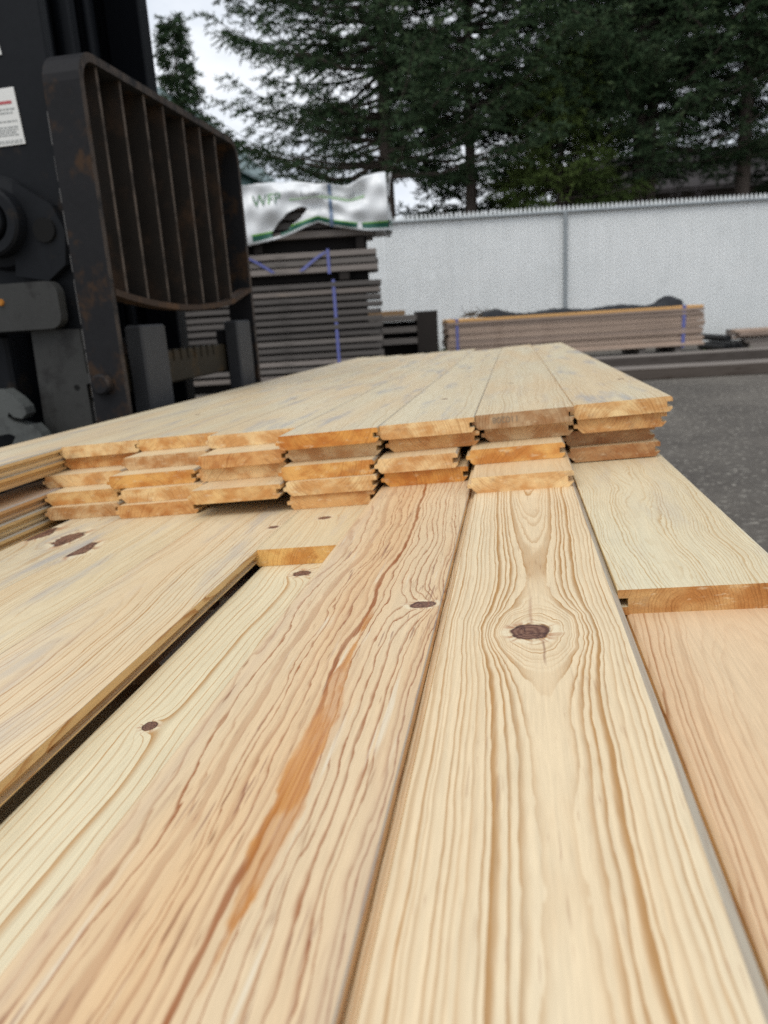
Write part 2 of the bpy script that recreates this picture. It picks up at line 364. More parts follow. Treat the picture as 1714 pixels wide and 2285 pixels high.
def resin(N, c, b):
    X, Y, Z = N.sep(N.coord('Object'))
    n1 = N.sub(N.noise(N.vec(N.mul(X, 34.), N.mul(Y, 15.), 0.), 1., 4., .55), .5)
    n2 = N.sub(N.noise(N.vec(N.mul(X, 7.), N.mul(Y, 3.2), 4.), 1., 2.), .5)
    xc = N.add(.0145, N.mul(n2, .014))
    xc = N.add(xc, N.mul(N.sub(Y, .3), -.02))
    hw = N.mul(.0082, N.mul(N.sstep(Y, .175, .27), N.sstep(Y, .36, .50, 1., 0.)))
    d = N.sub(N.add(hw, N.mul(n1, .019)), N.m('ABSOLUTE', N.sub(X, xc)))
    k = N.mul(N.sstep(d, -.0010, .0016), N.mul(N.sstep(Y, .18, .21), N.sstep(Y, .50, .56, 1., 0.)))
    strk = N.noise(N.vec(N.mul(X, 500.), N.mul(Y, 10.), 1.), 1., 2.)
    rc = N.mix(N.sstep(strk, .35, .65), (.44, .165, .035, 1), (.57, .27, .08, 1))
    br_ = N.sstep(N.noise(N.vec(N.mul(X, 60.), N.mul(Y, 14.), 6.), 1., 4.), .42, .54)
    # dark purple-brown streaks beside the resin and along the left edge
    s2 = N.sstep(N.noise(N.vec(N.mul(X, 75.), N.mul(Y, 4.2), 7.), 1., 3., .6), .56, .70)
    c = N.mix(N.mul(s2, .22), c, N.mix(1., c, (.60, .40, .36, 1), 'MULTIPLY'))
    gr = N.mul(N.sstep(X, .05, .064), N.sstep(Y, .2, .6, 1., .25))
    c = N.mix(N.mul(gr, .28), c, (.40, .34, .275, 1))
    # torn pale fibres
    tf = N.sstep(N.noise(N.vec(N.mul(X, 210.), N.mul(Y, 7.), 2.), 1., 2.), .60, .70)
    tm = N.sstep(N.noise(N.vec(N.mul(X, 24.), N.mul(Y, 6.), 9.), 1., 2.), .45, .6)
    c = N.mix(N.mul(N.mul(tf, tm), .7), c, (.72, .63, .47, 1))
    tn = N.sstep(N.noise(N.vec(N.mul(X, 300.), N.mul(Y, 15.), 5.), 1., 3., .6), .585, .66)
    tb_ = N.sstep(N.noise(N.vec(N.mul(X, 20.), N.mul(Y, 4.5), 3.), 1., 2.), .46, .58)
    c = N.mix(N.mul(N.mul(tn, tb_), .62), c, (.24, .105, .065, 1))
    gl = N.sstep(N.m('ABSOLUTE', N.add(N.sub(X, -.056), N.mul(n2, .012))), .0, .007, 1., 0.)
    c = N.mix(N.mul(gl, .15), c, (.36, .25, .22, 1))
    c = N.mix(N.mul(k, N.add(.54, N.mul(br_, .42))), c, rc)
    rr = N.add(.42, N.mul(k, -.2)); N.l.new(rr, b.inputs['Roughness'])
    return c
wB = wood('pine_resinous', extra=resin, Early=(.68, .52, .325), Late=(.31, .115, .038), x0=-.075, z0=.035, slope=.02, ringw=.0052, wander=1.2, wav=2.1, contrast=1., thin=.52,
          seed=11.4, heart=.7, Heart=(.98, .82, .66), fleck=1.0, kel=.55, knots=[(.049, .546, .0125, .9)], EndCol=(.62, .33, .10))
board(-.190, -.0592, -.35, 1.9, 4, wB, 'reddish resinous board beside the centre board, with an orange pitch streak', True, ct=.002, ctr=.0008, dz=.0002)

wC = wood('pine_two_knots', Early=(.73, .635, .425), Late=(.47, .27, .105), x0=.040, z0=.014, slope=.010, ringw=.0078, wander=.8, wav=.9, contrast=1.05, thin=.66, seed=5.7,
          heart=.1, fleck=.1, knots=[(-.0235, .4385, .0066, 1.9), (-.0035, .7745, .0115, 1.6)])
board(-.305, -.172, -.35, 1.6, 6, wC, 'pale sunken board with two small oval knots, beside the long dark gap', True, ct=.0035, tongue=False)
wD = wood('pine_short', Early=CREAM, Late=(.46, .25, .09), x0=.02, z0=.05, slope=-.03, ringw=.0042, wander=.8, wav=.9, contrast=.75, seed=8.8, stain=.5,
          knots=[(-.012, .9435, .0085, 1.)], EndCol=(.74, .45, .15))
board(-.312, -.1785, .807, 2.9, 5, wD, 'board whose golden end with curved rings overhangs the two-knot board', True, ct=.001)
wE1 = wood('pine_left_wide', Early=(.69, .567, .372), Late=(.43, .24, .09), thin=.5, x0=-.03, z0=.026, slope=.016, ringw=.0047, wander=1.0, wav=1., contrast=1.15, seed=21.3, stain=.6,
           heart=.35, Heart=(1., .82, .66), knots=[(.058, .912, .0075, .6)])
board(-.4472, -.3065, -.35, 2.9, 5, wE1, 'wide pale board on the left, grooved edge open along the dark gap', True, ct=.0002, cb=.0078, yaw=0)
wE2 = wood('pine_left_knots', Early=(.68, .56, .355), Late=(.45, .27, .105), x0=.02, z0=.04, slope=-.02, ringw=.0042, wander=1.1, wav=1., contrast=1.1, seed=2.9, stain=.7,
           kel=1.9, knots=[(-.064, .868, .018, .9), (.062, 1.2, .012, 1.), (-.03, .55, .010, 1.)])
board(-.5822, -.4473, -.35, 2.9, 5, wE2, 'left board with a long red-brown spike knot just before the stack', True, ct=.0002)
wE3 = wood('pine_far_left', Early=(.64, .54, .36), Late=(.45, .28, .13), x0=.0, z0=.03, slope=.01, ringw=.005, wander=1.2, wav=1., contrast=.8, seed=31.9, stain=.9,
           kel=2.2, knots=[(.013, .93, .017, .9), (-.06, .97, .017, .9)])
board(-.715, -.5823, -.35, 2.9, 5, wE3, 'blue-stained board with two knots at the far left under the stack corner', True, ct=.0002)
wF = wood('pine_wavy', Early=(.69, .61, .42), Late=(.49, .33, .15), thin=.45, x0=-.012, z0=.032, slope=-.028, ringw=.0026, wander=1.7, wav=1.7, contrast=.95, seed=14.2,
          stain=.3, heart=.2, fleck=.15, EndCol=(.56, .33, .13))
board(.0768, .2085, .559, 3.2, 4, wF, 'board with fine wavy grain on the right whose sawn end overhangs a pink board', True, True, ct=.0045, ctr=.0004, dz=-.0012, cb=.0008, tongue=True, groove=True)
wG = wood('pine_pink', Early=(.68, .51, .32), Late=(.36, .17, .065), x0=.005, z0=.05, slope=.055, ringw=.0028, wander=.45, wav=.9, contrast=.95, seed=17.7,
          heart=.45, Heart=(1., .86, .76), fleck=.15, thin=.42)
board(.0835, .2095, -.35, 2.8, 5, wG, 'pinkish board at the lower right, one step below the centre board', True, ct=.004)

# --- the stack behind them: measured near ends of every board, one row per layer
ORD = ['topmost', 'second', 'third', 'fourth', 'fifth']
COLN = {7: 'rightmost column', 6: 'second column from the right', 5: 'third column from the right', 4: 'middle column', 3: 'third column from the left end', 2: 'second column from the left end', 1: 'leftmost column of sawn ends'}
STK = {(1,0):(-.783,-.6385,1.172),(1,1):(-.785,-.645,1.18),(1,2):(-.795,-.650,1.126),(1,3):(-.761,-.628,1.076),(1,4):(-.7545,-.625,1.060),
 (2,0):(-.637,-.4925,1.172),(2,1):(-.6345,-.489,1.11),(2,2):(-.6388,-.4915,1.065),(2,3):(-.612,-.472,1.048),(2,4):(-.6128,-.479,1.033),
 (3,0):(-.4865,-.3425,1.122),(3,1):(-.4773,-.337,1.051),(3,2):(-.4827,-.340,1.061),(3,3):(-.4709,-.3315,.995),(3,4):(-.478,-.336,1.25),
 (4,0):(-.3365,-.1945,1.028),(4,1):(-.331,-.1905,1.045),(4,2):(-.3335,-.1956,1.011),(4,3):(-.3255,-.1918,1.002),(4,4):(-.3226,-.197,1.006),
 (5,0):(-.1885,-.0575,1.040),(5,1):(-.1806,-.0491,1.055),(5,2):(-.190,-.0773,1.007),(5,3):(-.1825,-.0641,1.013),
 (6,0):(-.0515,.080,1.054),(6,1):(-.042,.083,1.072),(6,2):(-.0612,.0677,1.016),(6,3):(-.055,.073,.927),
 (7,0):(.0855,.214,1.066),(7,1):(.0885,.209,1.074),(7,2):(.0743,.1984,1.10),(7,3):(.0795,.2032,1.081)}
COLX = [-.7845, -.637, -.4885, -.3395, -.191, -.0545, .0825, .2145]
FAR = {1: 4.35, 2: 4.2, 3: 4.1, 4: 3.95, 5: 3.62, 6: 3.68, 7: 3.50}
LOOK = {(1,0):'pale weathered board', (2,0):'board with a grey-stained sawn end', (3,0):'board with a dark-streaked sawn end', (4,0):'board with an orange sawn end', (5,0):'board with a smooth golden end',
        (6,0):'board with a faint number stamped on its end', (7,0):'board with an open groove overhanging the yard', (2,4):'orange-ended board with a small end knot', (3,3):'straw-ended board jutting over the wide left board',
        (5,3):'orange board with a dark knot in its end', (6,3):'golden-ended board lying directly on the centre board', (7,2):'brown shaded board end', (7,3):'brown board end in shade'}
ENDS = [tuple(min(.8, c_*1.12) for c_ in q_) for q_ in [(.62, .40, .17), (.66, .46, .23), (.55, .31, .12), (.68, .49, .25), (.60, .33, .10), (.53, .36, .19)]]
for (c_, lv), (xl, xr, y0) in STK.items():
    r1 = random.Random(c_*10+lv)
    top = lv == 0
    kn = [(r1.uniform(-.05, .05), r1.uniform(.15+.8*i, .75+.8*i), r1.uniform(.004, .009), 1.) for i in range(3)]
    ec = ENDS[(c_*3+lv*5) % 6]
    if (c_, lv) in ((7, 2), (7, 3)): ec = (.42, .23, .10)  # end colour darkened to carry the shade on these recessed ends
    if (c_, lv) == (6, 0): ec = (.44, .30, .17)
    if (c_, lv) in ((5, 3), (4, 0)): ec = (.62, .29, .065)
    mt = wood('pine_%d_%d' % (c_, lv), Early=(.67, .58, .40) if top else (.67, .53, .33), Late=(.47, .32, .16), x0=r1.uniform(-.05, .05), z0=r1.uniform(.012, .06)*r1.choice((1, 1, -1)),
              slope=r1.uniform(-.03, .03), ringw=r1.uniform(.003, .0052), wander=1.1, wav=1.2, contrast=.7, seed=c_*5.3+lv*1.7, heart=r1.uniform(.2, .6), Heart=(1., .84, .70),
              stain=(1.0 if c_ != 6 else .35) if top else .15, fleck=.3, knots=kn, EndCol=ec)
    lab = '%s, %s layer, %s' % (LOOK.get((c_, lv), 'board'), ORD[lv], COLN[c_])
    if top: xl, xr = COLX[c_-1]+.0002, COLX[c_]-.0002
    board(xl, xr, y0, FAR[c_]+r1.uniform(-.05, .05)*(0 if top else 1), lv, mt, lab, ct=(.0012 if c_ < 7 else .003) if top else .0035 if lv % 2 == 0 else .002, cb=.0065 if lv % 2 else .004, yaw=R(r1.uniform(-.12, .12)) if not top else 0)
# boards left of the sawn ends, running on past the frame
def stackwood(seed, **kw):
    d = dict(Early=(.66, .565, .39), Late=(.47, .32, .17), x0=.02, z0=.03, ringw=.0042, wander=1.1, wav=1.1, contrast=.75, seed=seed, stain=.9, heart=.5, Heart=(1., .85, .72))
    d.update(kw); return wood('pine_side', **d)
board(-.918, -.7845, .35, 4.6, 0, stackwood(41.), 'weathered top board running out of frame at the left edge of the deck')
board(-.984, -.9185, .35, 4.75, 0, stackwood(43.), 'narrow ripped board along the outer left edge of the top layer', tongue=False)
board(-.916, -.7865, .35, 4.5, 1, stackwood(45., Early=(.66, .50, .29)), 'board under the left running top board, groove edge showing above the dark hole')
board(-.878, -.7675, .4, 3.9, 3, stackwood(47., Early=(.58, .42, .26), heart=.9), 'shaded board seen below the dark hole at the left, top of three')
board(-.876, -.7655, .4, 3.9, 4, stackwood(49.), 'edge-on board below the dark hole at the left, middle of three')
board(-.874, -.7635, .4, 3.9, 5, stackwood(51.), 'edge-on board below the dark hole at the left, lowest of three')
# under the gap between the wide left board and the two-knot board
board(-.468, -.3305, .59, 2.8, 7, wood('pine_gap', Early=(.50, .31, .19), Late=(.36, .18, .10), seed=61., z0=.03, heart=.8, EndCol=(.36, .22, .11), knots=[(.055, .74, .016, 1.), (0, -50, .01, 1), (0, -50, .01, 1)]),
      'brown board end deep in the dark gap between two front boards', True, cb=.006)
hid = stackwood(71.)
for (xl, xr, y0, y1, lv, lab) in ((-.480, -.352, -.35, 2.8, 6, 'hidden board carrying the wide left board'), (-.17, -.04, .3, 2.8, 5, 'hidden board carrying the resinous board'), (-.172, -.042, 0., 2.8, 7, 'hidden board under the two-knot board, right half'),
                                  (-.03, .09, .3, 2.8, 6, 'hidden board carrying the centre board'), (-.06, .0795, .25, 2.7, 5, 'hidden board directly beneath the centre board'), (.07, .20, .4, 2.8, 6, 'hidden board carrying the pink board'), (-.30, -.174, 1.1, 2.8, 7, 'hidden board under the two-knot board, left half'), (-.43, -.295, -.35, 2.6, 9, 'dark board at the bottom of the long gap'), (-.29, -.16, -.35, 2.6, 8, 'hidden board low in the stack beneath the two-knot board'),
                                  (-.64, -.5, .3, 2.8, 6, 'hidden board carrying the left knotty board'), (-.84, -.70, .4, 2.8, 6, 'hidden board carrying the far left boards')):
    if lv == 5 and xl == -.17: continue
    board(xl, xr, y0, y1, lv, hid, lab)
# number stamped on one sawn end
def text_geo(body, size):
    cu = bpy.data.curves.new('txt', 'FONT'); cu.body = body; cu.size = size; cu.align_x = 'CENTER'; cu.align_y = 'CENTER'
    o = bpy.data.objects.new('txt', cu); C.objects.link(o)
    dg = bpy.context.evaluated_depsgraph_get(); me = o.evaluated_get(dg).to_mesh()
    vs = [v.co.copy() for v in me.vertices]; fs = [tuple(p.vertices) for p in me.polygons]
    o.evaluated_get(dg).to_mesh_clear(); bpy.data.objects.remove(o); bpy.data.curves.remove(cu)
    return vs, fs
ink = simple('stamp_ink', (.25, .19, .13), .8)
for o in list(C.objects):
    if o.get('label', '').startswith('board with a faint number'):
        vs, fs = text_geo('110208', .0125)
        mb = MB(); mb.add([(-.026-v.x, -.0005, -.0088-v.y) for v in vs], fs); s_ = mb.build('stamp', ink, o)

# ------------------------------------------------------------------ ground
gm, N, b = base_mat('gravel', .9, .2)
P_ = N.coord('Object')
n1 = N.noise(P_, .5, 5., .6); n2 = N.noise(P_, 38., 4., .7); n3 = N.noise(P_, 140., 2., .6)
vo = N.n.new('ShaderNodeTexVoronoi'); vo.inputs['Scale'].default_value = 55.; N.l.new(P_, vo.inputs['Vector'])
cc = N.mix(N.sstep(n1, .35, .65), (.090, .081, .071, 1), (.145, .131, .113, 1))
n4 = N.noise(P_, 13., 3., .6); v_ = N.add(.2, N.add(N.mul(n2, .8), N.add(N.mul(n3, .4), N.mul(n4, .5)))); cc = N.mix(1., cc, N.vec(v_, v_, v_), 'MULTIPLY')
cc = N.mix(N.sstep(vo.outputs['Color'], .72, .92), cc, (.27, .25, .215, 1))
N.l.new(cc, b.inputs['Base Color']); bump(N, b, N.add(n2, vo.outputs['Distance']), .6, .02)
mb = MB(); k = 40
for i in range(k+1):
    for j in range(k+1):
        X = -120+240*i/k; Y = -100+260*j/k; mb.v.append((X, Y, 0.))
for i in range(k):
    for j in range(k): mb.f.append((i*(k+1)+j, (i+1)*(k+1)+j, (i+1)*(k+1)+j+1, i*(k+1)+j+1)); mb.mi.append(0)
tag(mb.build('ground', gm), kind='structure')

# ------------------------------------------------------------------ forklift
blk = simple('black_paint', (.009, .010, .012), .5, .12, vary=.5, scale=9, col2=(.03, .022, .016), thr=(.58, .72), bmp=.1)
blk2 = simple('mast_steel', (.005, .006, .008), .5, .1, vary=.5, scale=8, col2=(.018, .015, .012), thr=(.62, .75), stretch=(1, 1, .25))
rust = simple('worn_black_rust', (.013, .013, .0145), .6, .14, vary=.5, scale=9, col2=(.05, .028, .015), thr=(.50, .66), bmp=.15)
barm = simple('rusty_bar', (.025, .021, .018), .65, .14, vary=.5, scale=6, col2=(.065, .040, .026), thr=(.46, .68), bmp=.15)
rustbar = simple('rusty_edge', (.04, .025, .017), .75, .2, vary=.5, scale=14, col2=(.075, .04, .02), thr=(.45, .65))
greym = simple('dull_grey_steel', (.036, .036, .034), .55, .25, vary=.4, scale=12, col2=(.02, .019, .018), thr=(.52, .68), bmp=.1)
shankm = simple('fork_steel', (.034, .035, .038), .5, .25, vary=.3, scale=5, col2=(.024, .023, .022), thr=(.5, .7))
brown = simple('dirty_carriage_bar', (.035, .028, .018), .75, .2, vary=.5, scale=10, col2=(.065, .04, .016), thr=(.5, .7))
def worn(mt, colr, amt):
    N = NG(mt.node_tree); b = mt.node_tree.nodes['Principled BSDF']; src = b.inputs['Base Color'].links[0].from_socket
    nx, ny, nz = N.sep(N.coord('Normal')); n1 = N.noise(N.coord('Object'), 18., 4., .6)
    k = N.mul(N.mul(N.m('GREATER_THAN', nx, .6), amt), N.sstep(n1, .30, .62)); c = N.mix(k, src, tuple(colr)+(1,)); N.l.new(c, b.inputs['Base Color'])
worn(barm, (.105, .082, .066), .9); worn(rust, (.07, .054, .044), .8)
FL = tag(empty('forklift', (-1.6, 2.6, 0)), 'black forklift with rusty ribbed load backrest standing beside the board stack', 'forklift')
def fpart(mb, name, mat, parent=FL, smooth=False):
    mb.v = [(v[0]+1.6, v[1]-2.6, v[2]) for v in mb.v]
    return mb.build(name, mat, parent, smooth=smooth)
# backrest: one flat bar bent into an upside-down U, standing on the carriage
path = [(2.005, .36), (2.005, 1.49)]
for k in range(1, 7):
    a = R(180-15*k); path.append((2.075+.07*math.cos(a), 1.49+.07*math.sin(a)))
for k in range(0, 7):
    a = R(90-15*k); path.append((3.10+.07*math.cos(a), 1.49+.07*math.sin(a)))
path += [(3.17, 1.0), (3.17, .36)]
mb = MB(); ins = []
for i, (yy, zz) in enumerate(path):
    a = Vector(path[max(i-1, 0)]); c_ = Vector(path[min(i+1, len(path)-1)]); d = (c_-a).normalized(); n_ = Vector((d.y, -d.x))
    for s in (-.011, .011):
        for xx in (-1.205, -1.10): mb.v.append((xx, yy+n_.x*s, zz+n_.y*s))
for i in range(len(path)-1):
    q = i*4; w_ = q+4
    for (p1, p2) in ((0, 1), (1, 3), (3, 2), (2, 0)): mb.f.append((q+p1, q+p2, w_+p2, w_+p1)); mb.mi.append(0)
mb.f += [(0, 1, 3, 2), (len(mb.v)-4, len(mb.v)-3, len(mb.v)-1, len(mb.v)-2)]; mb.mi += [0, 0]
fpart(mb, 'backrest_frame', rust)
for yy in (2.115, 2.245, 2.385, 2.525, 2.672, 2.817, 2.965):
    mb = MB(); j = rng.uniform(-.006, .006)
    sag = .957-.045*math.sin(math.pi*min(1, (yy-2.0)/1.1))
    mb.bbox(-1.195, -1.112, yy-.006+j, yy+.006+j, sag, 1.551, .002); fpart(mb, 'backrest_bar', barm)
mb = MB(); n = 16; pts = []
for i in range(n+1):
    yy = 2.017+1.14*i/n; zz = .957-.042*math.sin(math.pi*min(1., i/n*1.02)**.9)+(.03*max(0, (i/n-.8)/.2))
    pts.append((yy, zz))
for yy, zz in pts: mb.v += [(-1.145, yy, zz-.009), (-1.098, yy, zz-.009), (-1.098, yy, zz+.009), (-1.145, yy, zz+.009)]
for i in range(n):
    for k in range(4): q = i*4; mb.f.append((q+k, q+(k+1) % 4, q+4+(k+1) % 4, q+4+k)); mb.mi.append(0)
fpart(mb, 'backrest_crossbar', rustbar)
mb = MB(); mb.lathe([(-.024, .0), (-.024, .024), (-.018, .03), (0, .031)], (-1.165, 1.993, .705), 'y', 20); fpart(mb, 'bolt', rust)
mb = MB(); zz = .60; r5 = random.Random(3)
while zz < 1.44:
    l_ = r5.uniform(.03, .14); w_ = r5.uniform(.0006, .0016); mb.box(-1.2062, -1.2062+w_*1.6, 1.9932, 1.9932+w_, zz, zz+l_); zz += l_+r5.uniform(.0, .03)
fpart(mb, 'worn_edge', simple('bare_steel', (.13, .125, .12), .45, .4, .5))
# carriage bars and forks
mb = MB(); mb.bbox(-1.235, -1.165, 2.03, 3.15, .665, .775, .006)
for k in range(9): mb.box(-1.168, -1.160, 2.35+.06*k, 2.36+.06*k, .74, .779)
fpart(mb, 'carriage_bar', brown)
mb = MB(); mb.bbox(-1.235, -1.165, 2.03, 3.15, .36, .46, .006); fpart(mb, 'carriage_bar', brown)
for ya, yb in ((2.135, 2.30), (2.945, 3.105)):
    mb = MB(); mb.bbox(-1.155, -1.098, ya, yb, .37, .864, .006)
    fk = fpart(mb, 'fork', shankm)
    mb = MB(); mb.prism([(-1.155, .33), (-1.155, .372), (.02, .350), (.02, .338)], ya, yb); fpart(mb, 'blade', shankm, fk).parent = fk
    fk.location = (0, 0, 0)
    mb = MB(); mb.bbox(-1.20, -1.156, ya+.02, yb-.02, .775, .83, .004); fpart(mb, 'fork_hook', rust, fk)
mb = MB(); mb.tube([(-1.14, 2.33, .80), (-1.12, 2.335, .80)], .012, 8); fpart(mb, 'fork_pin', simple('bright_pin', (.5, .5, .5), .3, .5))
# mast: nested channels behind the carriage
for (xa, xb, ya, yb, mt) in ((-1.56, -1.38, 2.17, 2.235, blk2), (-1.50, -1.36, 2.25, 2.30, blk2), (-1.56, -1.38, 3.035, 3.10, blk2), (-1.50, -1.36, 2.97, 3.02, blk2)):
    mb = MB(); mb.bbox(xa, xb, ya, yb, .12, 3.2, .005); fpart(mb, 'mast_channel', mt)
for (xa, ya, yb) in ((-1.53, 2.42, 2.46), (-1.54, 2.56, 2.60), (-1.54, 2.73, 2.78), (-1.53, 2.87, 2.90)):
    mb = MB(); mb.bbox(xa, xa+.03, ya, yb, .4, 3.2, .004); fpart(mb, 'mast_rib', blk2)
for yy in (2.51, 2.66, 2.83):
    mb = MB(); mb.tube([(-1.50, yy, .3), (-1.50, yy, 3.2)], .016 if yy != 2.66 else .035, 10); fpart(mb, 'hydraulic_hose' if yy != 2.66 else 'lift_cylinder', blk2, smooth=True)
mb = MB(); mb.bbox(-1.60, -1.565, 2.2, 3.08, .3, 3.1, .004); fpart(mb, 'guard_panel', blk2)
# near side plate of the carriage with its decals
mb = MB(); mb.bbox(-1.62, -1.215, 2.05, 2.085, .86, 3.1, .004); fpart(mb, 'side_plate', blk)
wht = simple('decal_white', (.72, .72, .69), .5, .3, vary=.08, scale=30); redm = simple('decal_red', (.45, .10, .11), .5); gryp = simple('decal_print', (.36, .37, .36), .6, vary=.5, scale=120)
Yd = 2.046
def decal(x0, x1, z0, z1, sh=-.012):
    mb = MB(); mb.prism([(x0, z0), (x1+.004, z0+.002), (x1-.004, z1), (x0, z1-.003)], Yd, Yd+.0045); d = fpart(mb, 'decal', wht); return d
d = decal(-1.475, -1.322, 1.363, 1.507)
mb = MB(); mb.box(-1.45, -1.338, Yd-.0008, Yd, 1.467, 1.4745); fpart(mb, 'print_bar', redm, d)
mb = MB()
for (z_, x1_, hh) in ((1.452, -1.330, .0045), (1.443, -1.338, .0045), (1.422, -1.331, .0045), (1.4075, -1.332, .004), (1.401, -1.331, .004), (1.3945, -1.333, .004), (1.388, -1.331, .004), (1.374, -1.324, .003), (1.369, -1.325, .003)):
    xa = -1.46
    while xa < x1_-.004:
        w_ = min(rng.uniform(.006, .018), x1_-xa); mb.box(xa, xa+w_, Yd-.0007, Yd, z_, z_+hh); xa += w_+.003
fpart(mb, 'print_lines', gryp, d)
decal(-1.46, -1.348, 1.585, 1.645)
# side roller boss, bracket plates, quick hitch claw
mb = MB(); mb.lathe([(.06, .128), (-.02, .128), (-.035, .118), (-.04, .095), (-.075, .092), (-.082, .085), (-.082, .062), (-.06, .060), (-.06, .05), (-.088, .048), (-.092, .042), (-.092, .02), (-.085, .016), (-.085, 0.)], (-1.43, 2.06, 1.165), 'y', 40)
bo = fpart(mb, 'roller_housing', blk, smooth=False)
mb = MB()
for k in range(30):
    a0, a1 = R(-75+4.6*k), R(-75+4.6*(k+1)); mb.tube([(-1.43+.073*math.cos(a0), 1.985, 1.165+.073*math.sin(a0)), (-1.43+.073*math.cos(a1), 1.985, 1.165+.073*math.sin(a1))], .004, 6)
fpart(mb, 'red_seal', simple('dark_red_rubber', (.07, .012, .016), .35, .5), bo)
mb = MB(); mb.prism([(-1.36, 1.27), (-1.255, 1.20), (-1.225, 1.13), (-1.24, 1.04), (-1.30, 1.0), (-1.40, 1.02)], 2.02, 2.05); fpart(mb, 'bracket_web', blk)
mb = MB(); mb.lathe([(0, .0), (0, .033), (.02, .035)], (-1.285, 2.012, 1.135), 'y', 20); fpart(mb, 'web_hole', simple('hole_black', (.004, .004, .004), .9))
mb = MB(); mb.prism(rrect(-1.60, -1.258, .868, .998, .035), 1.985, 2.02); pl = fpart(mb, 'bracket_plate', greym)
mb = MB(); mb.lathe([(-.006, 0), (-.006, .008), (0, .01)], (-1.437, 1.985, .948), 'y', 12); fpart(mb, 'grease_spot', simple('orange_mark', (.42, .16, .02), .6), pl)
mb = MB(); mb.prism([(-1.40, .40), (-1.385, .87), (-1.232, .862), (-1.228, .735), (-1.212, .735), (-1.212, .71), (-1.236, .705), (-1.236, .40)], 2.022, 2.048); pl2 = fpart(mb, 'lower_plate', greym)
mb = MB(); mb.lathe([(-.002, 0), (-.002, .008), (0, .008)], (-1.268, 2.022, .697), 'y', 14); fpart(mb, 'bolt_hole', bpy.data.materials['hole_black'], pl2)
claw = [(-1.62, .716), (-1.475, .706), (-1.44, .708), (-1.405, .68), (-1.385, .655), (-1.383, .635), (-1.40, .622), (-1.425, .628), (-1.438, .642), (-1.445, .630), (-1.43, .614), (-1.39, .602), (-1.37, .604), (-1.35, .58), (-1.335, .545), (-1.34, .515), (-1.36, .46), (-1.45, .45), (-1.47, .52), (-1.44, .557), (-1.43, .572), (-1.45, .580), (-1.49, .575), (-1.62, .56)]
mb = MB(); mb.prism(claw, 1.93, 1.975); fpart(mb, 'hitch_claw', simple('pale_cast_steel', (.085, .09, .085), .6, .3, vary=.3, scale=14, col2=(.05, .052, .05), thr=(.5, .7), bmp=.2))
mb = MB(); mb.bbox(-1.72, -1.50, 2.06, 2.3, .3, .86, .01); fpart(mb, 'tilt_block', blk)
# chassis, wheels (behind the mast, mostly outside the picture)
mb = MB(); mb.bbox(-3.6, -1.72, 2.12, 3.12, .35, 1.0, .05); fpart(mb, 'chassis', simple('chassis_paint', (.25, .09, .02), .5))
for yy in (2.0, 3.05):
    mb = MB(); mb.lathe([(0, .10), (0, .2), (.0, .30), (.03, .34), (.17, .34), (.20, .30), (.2, .1)], (-1.95, yy, .34), 'y', 30); fpart(mb, 'wheel', simple('tyre', (.02, .02, .02), .85))
    mb = MB(); mb.lathe([(0, .08), (0, .24), (.16, .24), (.16, .08)], (-3.2, yy+.02, .24), 'y', 24); fpart(mb, 'wheel', bpy.data.materials['tyre'])

# ------------------------------------------------------------------ lumber bundles in the yard
def yard(u, v, z=0., o=(-1.605, 9.364)): return (o[0]+.9836*u-.1805*v, o[1]+.1805*u+.9836*v, z)
RZ = R(10.4)
grey = [simple('grey_lumber_%d' % k, c_, .8, .2, vary=.45, scale=5, stretch=(.5, 8, 8), col2=c2, thr=(.55, .72)) for k, (c_, c2) in enumerate((((.16, .143, .13), (.07, .062, .056)), ((.23, .20, .18), (.10, .09, .08)), ((.10, .09, .083), (.045, .041, .037)), ((.18, .155, .138), (.26, .21, .165))))]
blue = simple('blue_strap', (.12, .135, .36), .4, .5); blue2 = simple('slate_strap', (.16, .22, .32), .4, .5)
dark = simple('dark_bearer', (.035, .03, .027), .9, .1)
pit_ = simple('gap_shade_fill', (.02, .018, .017), .95, .05)  # near-black fill colour standing in for shade inside the stacks
def bundle(name, label, o, u0, u1, rows, z0, pitch, th, deep, mats, group=None, jit=.03, bd=.14):
    t = tag(empty(name, (o[0], o[1], z0), RZ), label, 'lumber bundle', group)
    meshes = []
    for mm in mats:
        mb = MB(); mb.bbox(u0, u1, 0, bd-.006, 0, th, .004); meshes.append(mb.mesh('board', mm))
    r1 = random.Random(len(label))
    for k in range(rows):
        for d_ in range(deep):
            ob = bpy.data.objects.new('board', r1.choice(meshes)); C.objects.link(ob); ob.parent = t
            ob.location = (r1.uniform(-jit, jit), bd*d_+(r1.uniform(-.014, .014)), k*pitch+r1.uniform(0, .004)); ob.rotation_euler = (0, r1.uniform(-.0015, .0015), r1.uniform(-.004, .004))
    return t
def strap(t, u, z1, dp, mat, w=.018, bow=0.):
    mb = MB(); mb.box(u-w, u+w, -.006, -.002, -.02, z1+.006); mb.box(u-w, u+w, -.006, dp+.006, z1+.003, z1+.007); mb.box(u-w, u+w, dp+.002, dp+.006, -.02, z1+.003)
    return mb.build('strap', mat, t)
S0 = (-1.605, 9.364)
GB = 'banded bundles of weathered grey lumber'
tl = bundle('lumber_bundle', 'tall weathered grey lumber bundle under the tarp-wrapped one, behind the forklift', S0, -3.1, 0., 14, .12, .0845, .056, 6, grey, GB, .03)
mb = MB(); mb.box(-2.95, -.16, .20, .70, -.10, 1.16); mb.build('shade_core', pit_, tl)  # added core box, its blackness painted as the shade between rows
strap(tl, -.56, 1.25-.07, .84, blue)
